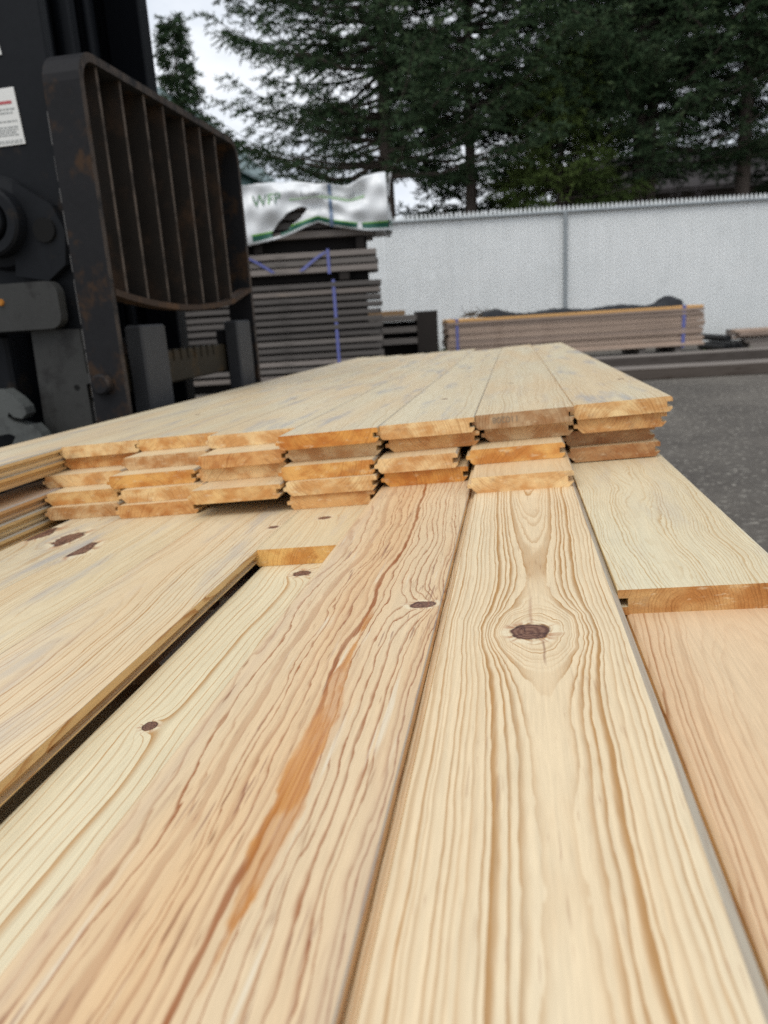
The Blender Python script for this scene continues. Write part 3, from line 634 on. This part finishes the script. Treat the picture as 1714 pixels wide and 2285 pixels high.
for uu in (-2.7, -1.5, -.3):
    mb = MB(); mb.box(uu-.05, uu+.05, .0, .84, -.12, -.002); mb.build('bearer_or_fill', dark, tl)
tu = bundle('lumber_bundle', 'thin grey lumber bundle with drooping blue straps, between the wrapped and the tall bundle', S0, -3.1, -.02, 3, 1.395, .088, .066, 6, grey, GB, .03)
strap(tu, -.60, .262, .84, blue)
for (a, b_) in (((-1.62, .235), (-1.28, .03)), ((-.62, .235), (-.94, .03))):
    mb = MB(); n = 8
    pts = [(a[0]+(b_[0]-a[0])*i/n, -.012, a[1]+(b_[1]-a[1])*(i/n)**1.2) for i in range(n+1)]
    for i in range(n):
        p, q = pts[i], pts[i+1]; mb.add([(p[0]-.028, p[1], p[2]), (p[0]+.028, p[1]-.003, p[2]), (q[0]+.028, q[1]-.003, q[2]), (q[0]-.028, q[1], q[2])], [(0, 1, 2, 3)])
    mb.build('loose_strap', blue, tu)
for uu in (-2.8, -.42):
    mb = MB(); mb.box(uu-.06, uu+.06, .02, .84, -.095, -.002); mb.build('bearer_or_fill', dark, tu)
mb = MB(); mb.box(-3.0, -.12, .16, .80, -.093, -.004); mb.build('bearer_or_fill', pit_, tu)  # added filler, coloured as the dark shade under this bundle
# the wrapped bundle on top
tw = bundle('wrapped_bundle', 'white plastic-wrapped lumber bundle with green hem, on top of the tall grey stack', S0, -3.05, -.03, 5, 1.80, .105, .078, 6, grey[2:], None, .02)
for uu in (-2.75, -1.45, -.2):
    mb = MB(); mb.box(uu-.05, uu+.05, .06, .84, -.14, -.002); mb.build('bearer_or_fill', dark, tw)
mb = MB(); mb.box(-3.0, -.12, .18, .82, -.138, -.004); mb.build('bearer_or_fill', pit_, tw)  # filler box, not a carrying bearer; painted dark for the gap's shade
wrapm = simple('white_wrap', (.76, .775, .78), .32, .45, vary=.06, scale=5, bmp=.3); wgrn = simple('wrap_bright_green', (.16, .42, .03), .4, .4); wdk = simple('wrap_dark_green', (.02, .11, .075), .4, .4)
def wr(u, h):                                          # front sheet: u along, h 0..1 from hem to crown -> (u, depth, z)
    hem = np.interp(u, [-3.1, -1.75, -1.55, -1.1, -.82, -.68, -.5, -.3, -.1, .15], [-.10, -.08, -.06, .02, .12, .16, .10, .06, .03, .03])
    topz = .63+.035*math.sin(u*2.1)+.02*math.sin(u*5.3+1)-.05*math.exp(-((u+.30)/.16)**2)+.0*u
    zz = hem+(topz-hem)*h
    wv = .024*math.sin(u*9+h*5)+.034*math.sin(u*4.1-h*7+1.3)+.018*math.sin(u*17-h*11)+.020*math.sin(u*6.3+h*13)+.010*math.sin(u*31+h*9)+.014*math.sin(3*math.sin(u*3.3+h*4)+h*6)
    dep = -.075-.03*math.sin(h*3.0)+wv*(.4+.5*h)
    return (u, dep, zz)
mb = MB(); NU, NH = 240, 44
us = [-3.12+(3.27)*i/NU for i in range(NU+1)]; hs = [0, .045, .09, .14, .165]+[.165+.835*(k+1)/(NH-4) for k in range(NH-4)]
for u in us:
    for h in hs: mb.v.append(wr(u, h))
nh = len(hs)
for i in range(NU):
    for j in range(nh-1):
        u, h = (us[i]+us[i+1])/2, (hs[j]+hs[j+1])/2
        du_, dh_ = u+1.02, (h-.27)*.7
        ta, tb__ = du_*.857+dh_*.514, -du_*.514+dh_*.857
        tear = (ta/.25)**2+(tb__/.085)**2+.12*math.sin(u*37)+.1*math.sin(h*31+u*9)
        if tear < 1 and h > .0: continue
        gap = abs(u+1.52) < .035 or abs(u+.19) < .03
        mb.f.append((i*nh+j, (i+1)*nh+j, (i+1)*nh+j+1, i*nh+j+1)); mb.mi.append(0 if gap or j == 0 or j > 3 else (2 if j == 3 else 1))
base = len(mb.v)
for i, u in enumerate(us):                             # crown and back
    p = wr(u, 1)
    for k in range(1, 8): mb.v.append((u, p[1]+(.95)*k/7, p[2]+.05*math.sin(k*.45)+.02*math.sin(u*6+k)))
    mb.v.append((u, .93, .05))
for i in range(NU):
    ring = lambda q: [q*nh+nh-1]+[base+q*8+k for k in range(8)]
    A, B = ring(i), ring(i+1)
    for k in range(8): mb.f.append((A[k], B[k], B[k+1], A[k+1])); mb.mi.append(0)
wo = mb.build('wrap', [wrapm, wdk, wgrn], tw, smooth=True)
sm = wo.modifiers.new('thick', 'SOLIDIFY'); sm.thickness = .004
# folded end of the wrap
mb = MB(); n = 9
for i in range(n+1):
    for j in range(n+1):
        s_, h = i/n, j/n; p = wr(.15, h)
        mb.v.append((p[0]+.06*math.sin(s_*3.1)*(1-h)+.06*max(0, h-.55)*(1-s_)*2.2+.02*math.sin(j*1.7+i), p[1]+.95*s_, p[2]+.02*max(0, h-.6)*(1-s_)*2.0))
for i in range(n):
    for j in range(n):
        if 3 < j < 8 and 2 < i < 7: continue
        mb.f.append((i*(n+1)+j, (i+1)*(n+1)+j, (i+1)*(n+1)+j+1, i*(n+1)+j+1)); mb.mi.append(1 if j == 1 else 0)
mb.build('wrap_fold', [wrapm, wdk], tw, smooth=True)
def wraptext(body, size, u0, h0, mat, name, tilt=0.):
    vs, fs = text_geo(body, size); mb = MB()
    b_ = bmesh.new(); bv = [b_.verts.new(v) for v in vs]
    for f_ in fs:
        try: b_.faces.new([bv[i] for i in f_])
        except ValueError: pass
    bmesh.ops.triangulate(b_, faces=b_.faces[:])
    for it in range(4):
        le = [e_ for e_ in b_.edges if e_.calc_length() > .022]
        if le: bmesh.ops.subdivide_edges(b_, edges=le, cuts=1); bmesh.ops.triangulate(b_, faces=b_.faces[:])
    b_.verts.index_update(); vs = [v.co.copy() for v in b_.verts]; fs = [tuple(v.index for v in f_.verts) for f_ in b_.faces]; b_.free()
    H = .6
    for v in vs:
        u = u0+v.x; h = h0+(v.y+v.x*tilt)/H; p = wr(u, h); mb.v.append((p[0], p[1]-.022, p[2]))
    for f_ in fs: mb.f.append(f_); mb.mi.append(0)
    return mb.build(name, mat, tw)
lg = simple('wrap_logo_green', (.10, .30, .05), .5, vary=.5, scale=12, col2=(.03, .10, .06), thr=(.4, .55)); lgy = simple('wrap_print_grey', (.24, .25, .245), .5)
wraptext('WFP', .17, -1.27, .70, lg, 'printed_logo'); wraptext('International', .125, -.55, .745, lgy, 'printed_text')
mb = MB()
for i in range(24):
    u = -1.0+.85*i/23; p = wr(u, .645); q = wr(u+.032, .645); mb.add([(p[0], p[1]-.009, p[2]), (q[0], q[1]-.009, q[2]), (q[0], q[1]-.009, q[2]+.03), (p[0], p[1]-.009, p[2]+.03)], [(0, 1, 2, 3)])
mb.build('printed_line', simple('wrap_pale_green', (.42, .60, .36), .5), tw)
wraptext('WFP', .15, -1.98, .60, lg, 'printed_logo')
mb = MB()
pts = [wr(-.52, .0+.99*k/12) for k in range(13)]
for a, b_ in zip(pts, pts[1:]): mb.add([(a[0]-.022, a[1]-.012, a[2]), (a[0]+.022, a[1]-.012, a[2]), (b_[0]+.022-.005, b_[1]-.012, b_[2]), (b_[0]-.022-.005, b_[1]-.012, b_[2])], [(0, 1, 2, 3)])
mb.build('strap', blue2, tw)
# small dark stack
S1 = (-1.14, 11.48)
ts = bundle('lumber_bundle', 'short dark stack of thick grey boards between the tall bundle and the fence', S1, -1.6, 0., 3, .40, .17, .085, 5, [grey[1], grey[0]], GB, .02, .16)
for uu in (-1.3, -.15):
    for k in range(3): mb = MB(); mb.box(uu-.05, uu+.05, .01, .78, -.40 if k == 0 else k*.17-.083, -.002 if k == 0 else k*.17-.001); mb.build('bearer_or_fill', dark, ts)
mb = MB(); mb.bbox(-1.3, -.45, .05, .2, .43, .50, .004); mb.build('loose_board', simple('tan_board', (.30, .19, .10), .8, vary=.4, scale=4), ts)
mb = MB(); mb.box(-1.5, -.1, .3, .7, -.36, .33); mb.build('bearer_or_fill', pit_, ts)  # added black filler giving the shade between the thick boards
mb = MB(); mb.bbox(-.28, 0.03, -.02, .78, -.40, .47, .004); mb.build('end_block', dark, ts)
# long banded bundle along the fence
S2 = (-.955, 11.42)
red = [simple('brown_lumber_%d' % k, c_, .75, .2, vary=.4, scale=4, stretch=(.6, 8, 8), col2=c2, thr=(.56, .74)) for k, (c_, c2) in enumerate((((.38, .285, .225), (.19, .13, .095)), ((.31, .235, .19), (.17, .115, .085)), ((.43, .325, .255), (.23, .155, .11))))]
tp = bundle('lumber_bundle', 'long low bundle of brown boards with tan top, banded twice, along the white fence', S2, 0., 3.86, 12, .13, .0455, .040, 6, red, None, .018)
tan = simple('tan_top_board', (.66, .38, .15), .7, .25, vary=.35, scale=4, stretch=(.5, 6, 6))
for d_ in range(6):
    mb = MB(); mb.bbox(.0, 3.84, d_*.14, d_*.14+.134, .548, .588, .004); mb.build('top_board', tan, tp)
strap(tp, .14, .588, .84, blue, .02); s2 = strap(tp, 3.55, .592, .84, blue, .026)
for uu in (.5, 1.6, 2.95, 3.5):
    mb = MB(); mb.box(uu-.05, uu+.05, 0.02, .84, -.13, -.002); mb.build('bearer_or_fill', grey[0] if uu > 2.9 else dark, tp)
# black weed cloth rolled out on it
mb = MB(); n = 60
for i in range(n+1):
    u = .55+3.0*i/n
    hgt = .03+.022*abs(math.sin(i*.9))+.02*math.sin(i*.33)+(.10*math.exp(-((u-3.45)/.12)**2))+(.05*math.exp(-((u-.75)/.15)**2))
    for k in range(9):
        a = math.pi*k/8; mb.v.append((u, .42+.38*math.cos(a)*(-1)+.01*math.sin(i*1.3+k), .5895+max(.0, hgt*math.sin(a)**.6)+.004))
for i in range(n):
    for k in range(8): q = i*9+k; mb.f.append((q, q+1, q+10, q+9)); mb.mi.append(0)
co_ = mb.build('ground_cloth', simple('black_cloth', (.03, .032, .036), .8, .2, vary=.5, scale=8, bmp=.4)); co_.location = (S2[0], S2[1], .13); co_.rotation_euler = (0, 0, RZ)
tag(co_, 'black ground cloth bunched along the top of the long banded bundle', 'cloth')
br = simple('dry_brush', (.09, .075, .055), .9)
mb = MB(); r2 = random.Random(5)
for k in range(70):
    p = Vector((r2.uniform(.28, .95), r2.uniform(.1, .5), .60+r2.uniform(0, .06))); d_ = Vector((r2.uniform(-1, 1), r2.uniform(-.4, .4), r2.uniform(-.1, .35))).normalized()*r2.uniform(.08, .2)
    mb.tube([p, p+d_*.5+Vector((0, 0, .01)), p+d_], [.007, .006, .003], 4)
o = mb.build('brush_pile', br); o.location = (S2[0], S2[1], .13); o.rotation_euler = (0, 0, RZ); tag(o, 'small heap of dry brush on the left end of the long bundle', 'brush')
# stacked boards right of it, pipes between, long timbers on the ground
tr = tag(empty('lumber_pile', (3.25, 12.25, 0), RZ), 'low pile of grey and brown boards at the right edge, against the fence', 'lumber pile')
for k, (z_, th, mm, y_, u0) in enumerate(((.02, .09, grey[1], .0, .32), (.02, .09, grey[0], .16, .2), (.115, .05, grey[3], .02, .25), (.17, .04, red[0], .10, .1), (.215, .10, grey[1], .25, .12), (.215, .05, red[1], -.02, .15), (.27, .05, red[2], .03, .10))):
    mb = MB(); mb.bbox(u0, 4.2, y_, y_+.15, z_, z_+th, .005); mb.build('board', mm, tr)
pipem = simple('black_pipe', (.015, .015, .016), .5)
for k, (u, z_, r_) in enumerate(((3.42, .06, .06), (3.58, .07, .07), (3.45, .20, .05))):
    mb = MB(); n = 20
    mb.lathe([(0, r_*.7), (0, r_), (.9, r_), (.9, r_*.7), (0, r_*.7)], (0, 0, 0), 'y', n)
    o = mb.build('pipe', pipem); o.location = (u-.23, 12.15+k*.02, z_); o.rotation_euler = (0, 0, RZ)
    tag(o, ('black pipe end on the ground touching the banded bundle', 'black pipe end on the ground nearest the board pile', 'black pipe resting on top of two other pipes')[k], 'pipe', 'black pipes between the lumber piles')
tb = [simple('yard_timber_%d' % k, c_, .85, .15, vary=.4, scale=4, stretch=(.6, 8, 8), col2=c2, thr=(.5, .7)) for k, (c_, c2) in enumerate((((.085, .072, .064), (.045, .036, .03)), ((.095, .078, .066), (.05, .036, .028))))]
def lit_weathered_top(mt, colr):  # paler weathered grain on top, with lit top against dark front put into colour
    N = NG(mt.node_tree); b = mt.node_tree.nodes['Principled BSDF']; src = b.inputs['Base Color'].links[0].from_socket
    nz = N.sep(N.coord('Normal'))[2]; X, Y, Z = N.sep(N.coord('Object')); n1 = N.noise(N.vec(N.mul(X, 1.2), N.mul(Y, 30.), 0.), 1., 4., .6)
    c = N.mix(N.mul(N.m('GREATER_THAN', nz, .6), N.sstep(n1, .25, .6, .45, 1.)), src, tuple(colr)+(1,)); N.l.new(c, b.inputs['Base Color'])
for mm in tb: lit_weathered_top(mm, (.21, .185, .165))
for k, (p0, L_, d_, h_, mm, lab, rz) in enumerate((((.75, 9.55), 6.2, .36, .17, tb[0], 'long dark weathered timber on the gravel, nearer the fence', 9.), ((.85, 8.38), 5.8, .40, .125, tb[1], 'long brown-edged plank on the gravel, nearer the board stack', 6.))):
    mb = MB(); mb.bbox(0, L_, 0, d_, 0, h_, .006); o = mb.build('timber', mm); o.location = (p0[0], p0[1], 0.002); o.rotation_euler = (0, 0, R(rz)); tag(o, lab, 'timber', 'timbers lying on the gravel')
# weeds
gw = simple('weed_green', (.07, .12, .03), .7); 
def weeds(x, y, n, h, spread, label):
    mb = MB(); r3 = random.Random(int(x*100))
    for k in range(n):
        p = Vector((r3.gauss(0, spread), r3.gauss(0, spread*.5), 0)); d_ = Vector((r3.gauss(0, .35), r3.gauss(0, .35), 1)).normalized()*h*r3.uniform(.4, 1)
        w_ = Vector((r3.uniform(-1, 1), r3.uniform(-1, 1), 0)).normalized()*.012
        q = p+d_*.6; e_ = p+d_+Vector((d_.x*.4, d_.y*.4, -.02)); mb.add([p-w_, p+w_, q+w_, e_, q-w_], [(0, 1, 2, 3, 4)])
    o = mb.build('weed_clump', gw); o.location = (x, y, 0); tag(o, label, 'weeds', kind='stuff')
weeds(-1.02, 11.6, 160, .42, .10, 'green weeds growing at the end of the short dark stack')
weeds(3.9, 12.0, 180, .09, .45, 'low green weeds along the foot of the right-hand board pile')

# ------------------------------------------------------------------ slatted chain link fence
fm, N, b = base_mat('white_slat', .45, .35)
X, Y, Z = N.sep(N.coord('Object'))
n1 = N.noise(N.vec(N.mul(X, .8), 0., N.mul(Z, .9)), 1., 5., .6); n2 = N.noise(N.vec(N.mul(X, 9.), 0., N.mul(Z, 1.2)), 1., 3.)
cc = N.mix(N.sstep(n1, .4, .66), (.87, .885, .875, 1), (.80, .82, .81, 1)); v_ = N.add(.88, N.mul(n2, .2)); cc = N.mix(1., cc, N.vec(v_, v_, v_), 'MULTIPLY')
sm_ = N.sstep(N.noise(N.vec(N.mul(X, 2.2), 3., N.mul(Z, 2.2)), 1., 5., .7), .66, .74)
cc = N.mix(N.mul(sm_, .5), cc, (.30, .33, .28, 1))
dirt = N.mul(N.sstep(Z, .0, .55, 1., 0.), N.noise(N.vec(N.mul(X, 6.), 0., N.mul(Z, 3.)), 1., 3.)); cc = N.mix(N.mul(dirt, .5), cc, (.40, .38, .32, 1))
N.l.new(cc, b.inputs['Base Color'])
galv = simple('galvanised', (.30, .325, .335), .5, .4, .3, vary=.25, scale=8); wire = simple('vinyl_wire', (.70, .72, .715), .4, .4)
FX0, FX1 = -9., 10.5
FE = tag(empty('chain_link_fence', (0, 13.9, 0), math.atan(.17)), 'tall white slatted chain-link fence with grey top rail behind the lumber', 'fence')
mb = MB(); pitch = .062; n = int((FX1-FX0)/pitch)
for i in range(n):
    u = FX0+i*pitch; w_ = pitch*.965
    mb.v += [(u, .004, .04), (u+w_*.5, -.008, .04), (u+w_, .004, .04), (u, .004, 2.40), (u+w_*.5, -.008, 2.40), (u+w_, .004, 2.40)]
    q = i*6; mb.f += [(q, q+1, q+4, q+3), (q+1, q+2, q+5, q+4)]; mb.mi += [0, 0]
o = mb.build('slats', fm, FE); sd_ = o.modifiers.new('t', 'SOLIDIFY'); sd_.thickness = .003
mb = MB(); z0, z1 = .03, 2.46; hgt = z1-z0; st_ = .085
k = FX0-hgt
while k < FX1:
    for sgn in (1, -1):
        a, b_ = k, k+hgt
        ua, ub = max(a, FX0), min(b_, FX1)
        if ub > ua:
            za, zb = (z0+(ua-a), z0+(ub-a)) if sgn > 0 else (z1-(ua-a), z1-(ub-a))
            w_ = .0024; yy = -.0110 if sgn > 0 else -.0095
            mb.add([(ua-w_, yy, za+w_*sgn), (ua+w_, yy, za-w_*sgn), (ub+w_, yy, zb-w_*sgn), (ub-w_, yy, zb+w_*sgn)], [(0, 1, 2, 3)])
    k += st_
mb.build('wire_mesh', wire, FE)
mb = MB(); i = 0
while FX0+i*.075 < FX1:
    u = FX0+i*.075; mb.add([(u, -.02, 2.40), (u+.045, -.02, 2.40), (u+.034, -.004, 2.49), (u+.014, -.004, 2.49), (u, .01, 2.40), (u+.045, .01, 2.40)], [(0, 1, 2, 3), (4, 3, 2, 5), (0, 3, 4), (1, 5, 2)]); i += 1
mb.build('knuckle_edge', wire, FE)
mb = MB(); mb.tube([(FX0, -.045, 2.385), (FX1, -.045, 2.385)], .026, 12); mb.build('top_rail', galv, FE, smooth=True)
for u in (-7.5, -3.27, .93, 5.13, 9.3):
    mb = MB(); mb.tube([(u, -.055, 0), (u, -.055, 2.37)], .033, 12); mb.lathe([(0, .036), (.05, .036), (.06, .02)], (u, -.055, 2.34), 'z', 12); mb.build('post', galv, FE)
    

# ------------------------------------------------------------------ spruces beyond the fence
def needle_mat(name, c1, c2, c3):
    mt, N, b = base_mat(name, .9, .06)
    P_ = N.coord('Object'); n1 = N.noise(P_, .9, 3., .6); n2 = N.noise(P_, 5., 3., .6)
    c = N.mix(N.sstep(n1, .38, .62), tuple(c1)+(1,), tuple(c2)+(1,)); c = N.mix(N.mul(N.sstep(n2, .5, .72), .8), c, tuple(c3)+(1,))
    N.l.new(c, b.inputs['Base Color']); return mt
ndk = needle_mat('spruce_needles', (.026, .048, .022), (.054, .086, .046), (.110, .150, .072))
nyl = needle_mat('young_spruce_needles', (.065, .10, .028), (.10, .14, .04), (.13, .175, .06))
bark = simple('spruce_bark', (.105, .085, .072), .95, .1, vary=.5, scale=6, stretch=(2, 2, .6), bmp=.6)
def spruce_mesh(seed, H, base, L0, whorls, per, twigs, clumps, zdetail=9.5, blade=(.115, .0105), droop=.10, lift=.30):
    r = np.random.RandomState(seed)
    P0, P1 = [], []
    limbs = MB()
    for wv in range(whorls):
        zz = base+(H-base)*(wv/whorls)**1.05
        frac = (H-zz)/(H-base); Lb = L0*(frac**.8)+.25
        hi = zz > zdetail
        for k in range(per if not hi else max(3, per-2)):
            az = r.uniform(0, 2*np.pi); Ln = Lb*r.uniform(.62, 1.12); z0 = zz+r.uniform(-.22, .22)
            if Ln < .2: continue
            d = np.array([np.cos(az), np.sin(az), 0]); lat = np.array([-d[1], d[0], 0])
            dr, li = droop*r.uniform(.5, 1.6), lift*r.uniform(.6, 1.4)
            pt = lambda s: d*Ln*s+np.array([0, 0, z0+Ln*(-dr*2*s+(li+dr*.6)*s*s)])
            limbs.tube([pt(0), pt(.35), pt(.7), pt(.95)], [.012+.011*Ln, .010+.007*Ln, .012, .005], 5, False)
            nt_ = int(twigs*(.5 if hi else 1)*max(.35, Ln/L0))
            for q in range(nt_):
                s = .16+.86*(q+r.uniform(0, 1))/nt_; s = min(s, 1.02)
                side = 1 if q % 2 else -1
                tl_ = (.22+.34*Ln/L0)*(1.15-.65*s)*r.uniform(.6, 1.25)*1.55
                dirn = d*r.uniform(.45, .9)+lat*side*r.uniform(.25, .95)+np.array([0, 0, r.uniform(-.45, .22)])
                dirn /= np.linalg.norm(dirn)
                a = pt(s)
                nc = int(clumps*(.6 if hi else 1))
                for c_ in range(nc):
                    u = (c_+r.uniform(0, 1))/nc
                    p = a+dirn*tl_*u+np.array([0, 0, -.10*u*u*tl_])
                    nd = dirn*.75+r.normal(0, .55, 3); nd /= np.linalg.norm(nd)
                    P0.append(p); P1.append(nd)
    P0 = np.array(P0); P1 = np.array(P1); n = len(P0)
    sc_ = r.uniform(.65, 1.3, (n, 1))
    side = np.cross(P1, r.normal(0, 1, (n, 3))); side /= np.linalg.norm(side, axis=1)[:, None]
    L_, w_ = blade
    A = P0-side*w_*sc_*.6; B = P0+side*w_*sc_*.6; M1 = P0+P1*L_*sc_*.5+side*w_*sc_; M2 = P0+P1*L_*sc_*.5-side*w_*sc_; E_ = P0+P1*L_*sc_
    V = np.stack([A, B, M1, E_, M2], 1).reshape(-1, 3)
    me = bpy.data.meshes.new('crown'); me.vertices.add(n*5); me.vertices.foreach_set('co', V.ravel().astype(np.float32))
    me.loops.add(n*5); me.loops.foreach_set('vertex_index', np.arange(n*5, dtype=np.int32))
    me.polygons.add(n); me.polygons.foreach_set('loop_start', np.arange(0, n*5, 5, dtype=np.int32)); me.polygons.foreach_set('loop_total', np.full(n, 5, dtype=np.int32))
    me.update(calc_edges=True); 
    return me, limbs
def trunk_mb(H, r0, seed):
    r1 = random.Random(seed); mb = MB(); pts = []; rs = []
    for k in range(15):
        t_ = k/14; pts.append((r1.uniform(-.03, .03)*t_*3, r1.uniform(-.03, .03)*t_*3, H*t_)); rs.append(max(.012, r0*(1-t_)**.85*(1+.5*math.exp(-t_*30))))
    mb.tube(pts, rs, 12); return mb
kinds = {}
def make_tree(kind, seed, H, base, L0, whorls, per, twigs, clumps, r0, mat, **kw):
    me, limbs = spruce_mesh(seed, H, base, L0, whorls, per, twigs, clumps, **kw); me.materials.append(mat)
    tm = trunk_mb(H, r0, seed); kinds[kind] = (me, tm.mesh('trunk', bark), limbs.mesh('limbs', bark))
def plant(kind, loc, rz, label, s=1., group='conifers beyond the fence', name='spruce_tree', mirror=False):
    me, tme, lme = kinds[kind]; t = tag(empty(name, loc, rz), label, 'tree', group); t.scale = (s, s, s)
    for nm, mm in (('crown', me), ('trunk', tme), ('limbs', lme)):
        o = bpy.data.objects.new(nm, mm); C.objects.link(o); o.parent = t
    return t
make_tree('big', 3, 16., 3.9, 3.75, 40, 7, 28, 38, .19, ndk)
make_tree('big2', 8, 15., 4.9, 3.5, 34, 7, 26, 36, .17, ndk)
make_tree('young', 12, 6.4, 2.9, 1.5, 16, 7, 16, 26, .09, nyl)
make_tree('far', 21, 11.6, 1., 1.25, 48, 7, 12, 14, .12, ndk, blade=(.2, .02), droop=.05, zdetail=30)
plant('big', (-2.72, 17.8, 0), .4, 'broad dark spruce whose boughs hang over the wrapped bundle')
plant('big2', (-.9, 18.6, 0), 2.1, 'slim-trunked spruce just right of the broad one', .97)
plant('young', (1.13, 18.3, 0), 1.0, 'small yellow-green conifer in front of the dark spruces', 1.0)
plant('big2', (2.9, 19.2, 0), 4.0, 'spruce on the left of the close pair of trunks', 1.02)
plant('big', (3.22, 19.6, 0), 5.5, 'spruce on the right of the close pair of trunks', .96)
plant('big2', (5.15, 19.2, 0), .9, 'thick-trunked spruce near the right edge', 1.1)
plant('big', (8.4, 20.5, 0), 3.3, 'spruce at the right edge, half out of the picture', 1.0)
plant('far', (-11.85, 28.4, 0), .3, 'distant narrow spruce with a pointed top seen beside the mast')
plant('far', (-13.75, 28.9, 0), 2.3, 'distant spruce mostly hidden behind the forklift mast', .93)
# shrubs behind the fence
tw_ = simple('bare_twigs', (.17, .145, .15), .9)
def bare_shrub(x, y, h, w, label, seed):
    mb = MB(); r1 = random.Random(seed)
    def grow(p, d, L_, r_, dep):
        q = p+d*L_; mb.tube([p, q], [r_, r_*.7], 4, False)
        if dep == 0: return
        for k in range(4 if dep > 1 else 5):
            nd = (d+Vector((r1.gauss(0, .5), r1.gauss(0, .5), r1.gauss(.1, .35)))).normalized(); grow(p+d*L_*r1.uniform(.45, 1), nd, L_*r1.uniform(.5, .75), r_*.6, dep-1)
    for k in range(7): grow(Vector((r1.gauss(0, w*.2), r1.gauss(0, .2), 0)), Vector((r1.gauss(0, .3), r1.gauss(0, .25), 1)).normalized(), h*.45, .022, 4)
    o = mb.build('bare_shrub', tw_); o.location = (x, y, 0); tag(o, label, 'shrub', 'bare shrubs beyond the fence')
bare_shrub(1.9, 19.8, 3.6, 1.2, 'leafless greyish shrub behind the fence, left of the paired trunks', 2)
bare_shrub(4.2, 20.2, 3.7, 1.4, 'leafless greyish shrub behind the fence, right of the paired trunks', 4)
make_tree('bush', 30, 3.5, .3, 1.7, 12, 7, 12, 18, .06, ndk, blade=(.17, .012))
plant('bush', (-1.6, 20.5, 0), 0, 'low dark evergreen bush behind the fence near the broad spruce', 1.3, 'evergreen bushes beyond the fence', 'evergreen_bush')
plant('bush', (.3, 20.8, 0), 2, 'low dark evergreen bush behind the fence left of the small conifer', 1.3, 'evergreen bushes beyond the fence', 'evergreen_bush')
plant('bush', (6.6, 21., 0), 2, 'low dark evergreen bush behind the fence near the right edge', 1.05, 'evergreen bushes beyond the fence', 'evergreen_bush')
# house and shed
roofm = simple('dark_shingles', (.045, .040, .040), .9, .15, vary=.4, scale=3, stretch=(1, 1, 3)); wallm = simple('brown_siding', (.085, .07, .06), .85, vary=.3, scale=2); trimm = simple('pale_trim', (.55, .56, .55), .6)
glass = simple('dark_window', (.02, .025, .03), .1, .6)
def house(name, label, x0, x1, y0, y1, eave, ridge, wmat, rmat, gable='x'):
    t = tag(empty(name, ((x0+x1)/2, (y0+y1)/2, 0)), label, 'building'); hx, hy = (x1-x0)/2, (y1-y0)/2
    ov = .4
    if gable == 'x':       # ridge along x
        mb = MB(); mb.prism([(-hy, 0), (hy, 0), (hy, eave), (0, ridge-.12), (-hy, eave)], -hx, hx, 'x'); mb.build('wall', wmat, t)
        sl_ = (ridge-eave)/hy
        mb = MB(); mb.prism([(-hy-ov, eave-sl_*ov), (0, ridge), (hy+ov, eave-sl_*ov), (hy+ov, eave-sl_*ov+.14), (0, ridge+.14), (-hy-ov, eave-sl_*ov+.14)], -hx-ov, hx+ov, 'x'); mb.build('roof', rmat, t)
    else:
        mb = MB(); mb.prism([(-hx, 0), (hx, 0), (hx, eave), (0, ridge-.12), (-hx, eave)], -hy, hy, 'y'); mb.build('wall', wmat, t)
        sl_ = (ridge-eave)/hx
        mb = MB(); mb.prism([(-hx-ov, eave-sl_*ov), (0, ridge), (hx+ov, eave-sl_*ov), (hx+ov, eave-sl_*ov+.14), (0, ridge+.14), (-hx-ov, eave-sl_*ov+.14)], -hy-ov, hy+ov, 'y'); mb.build('roof', rmat, t)
        mb = MB(); mb.prism([(-hx-ov, eave-sl_*ov-.08), (0, ridge-.08), (hx+ov, eave-sl_*ov-.08), (hx+ov, eave-sl_*ov+.16), (0, ridge+.16), (-hx-ov, eave-sl_*ov+.16)], -hy-ov-.05, -hy-ov-.003, 'y'); mb.build('fascia', trimm, t)
    for k in (-.5, .5):
        mb = MB(); mb.box(hx*k-.6, hx*k+.6, -hy-.03, -hy+.02, 1.1, 2.4); w_ = mb.build('window', glass, t)
    return t
house('house', 'low dark-roofed house glimpsed between the spruce trunks', 2.6, 10.2, 29., 36., 4.5, 6.1, wallm, roofm)
house('shed', 'teal gabled building with white fascia beside the forklift mast', -19.5, -11.9, 30., 40., 7.6, 11.3, simple('teal_siding', (.035, .13, .12), .5, vary=.15, scale=2), simple('teal_roof', (.10, .16, .16), .5), 'y')
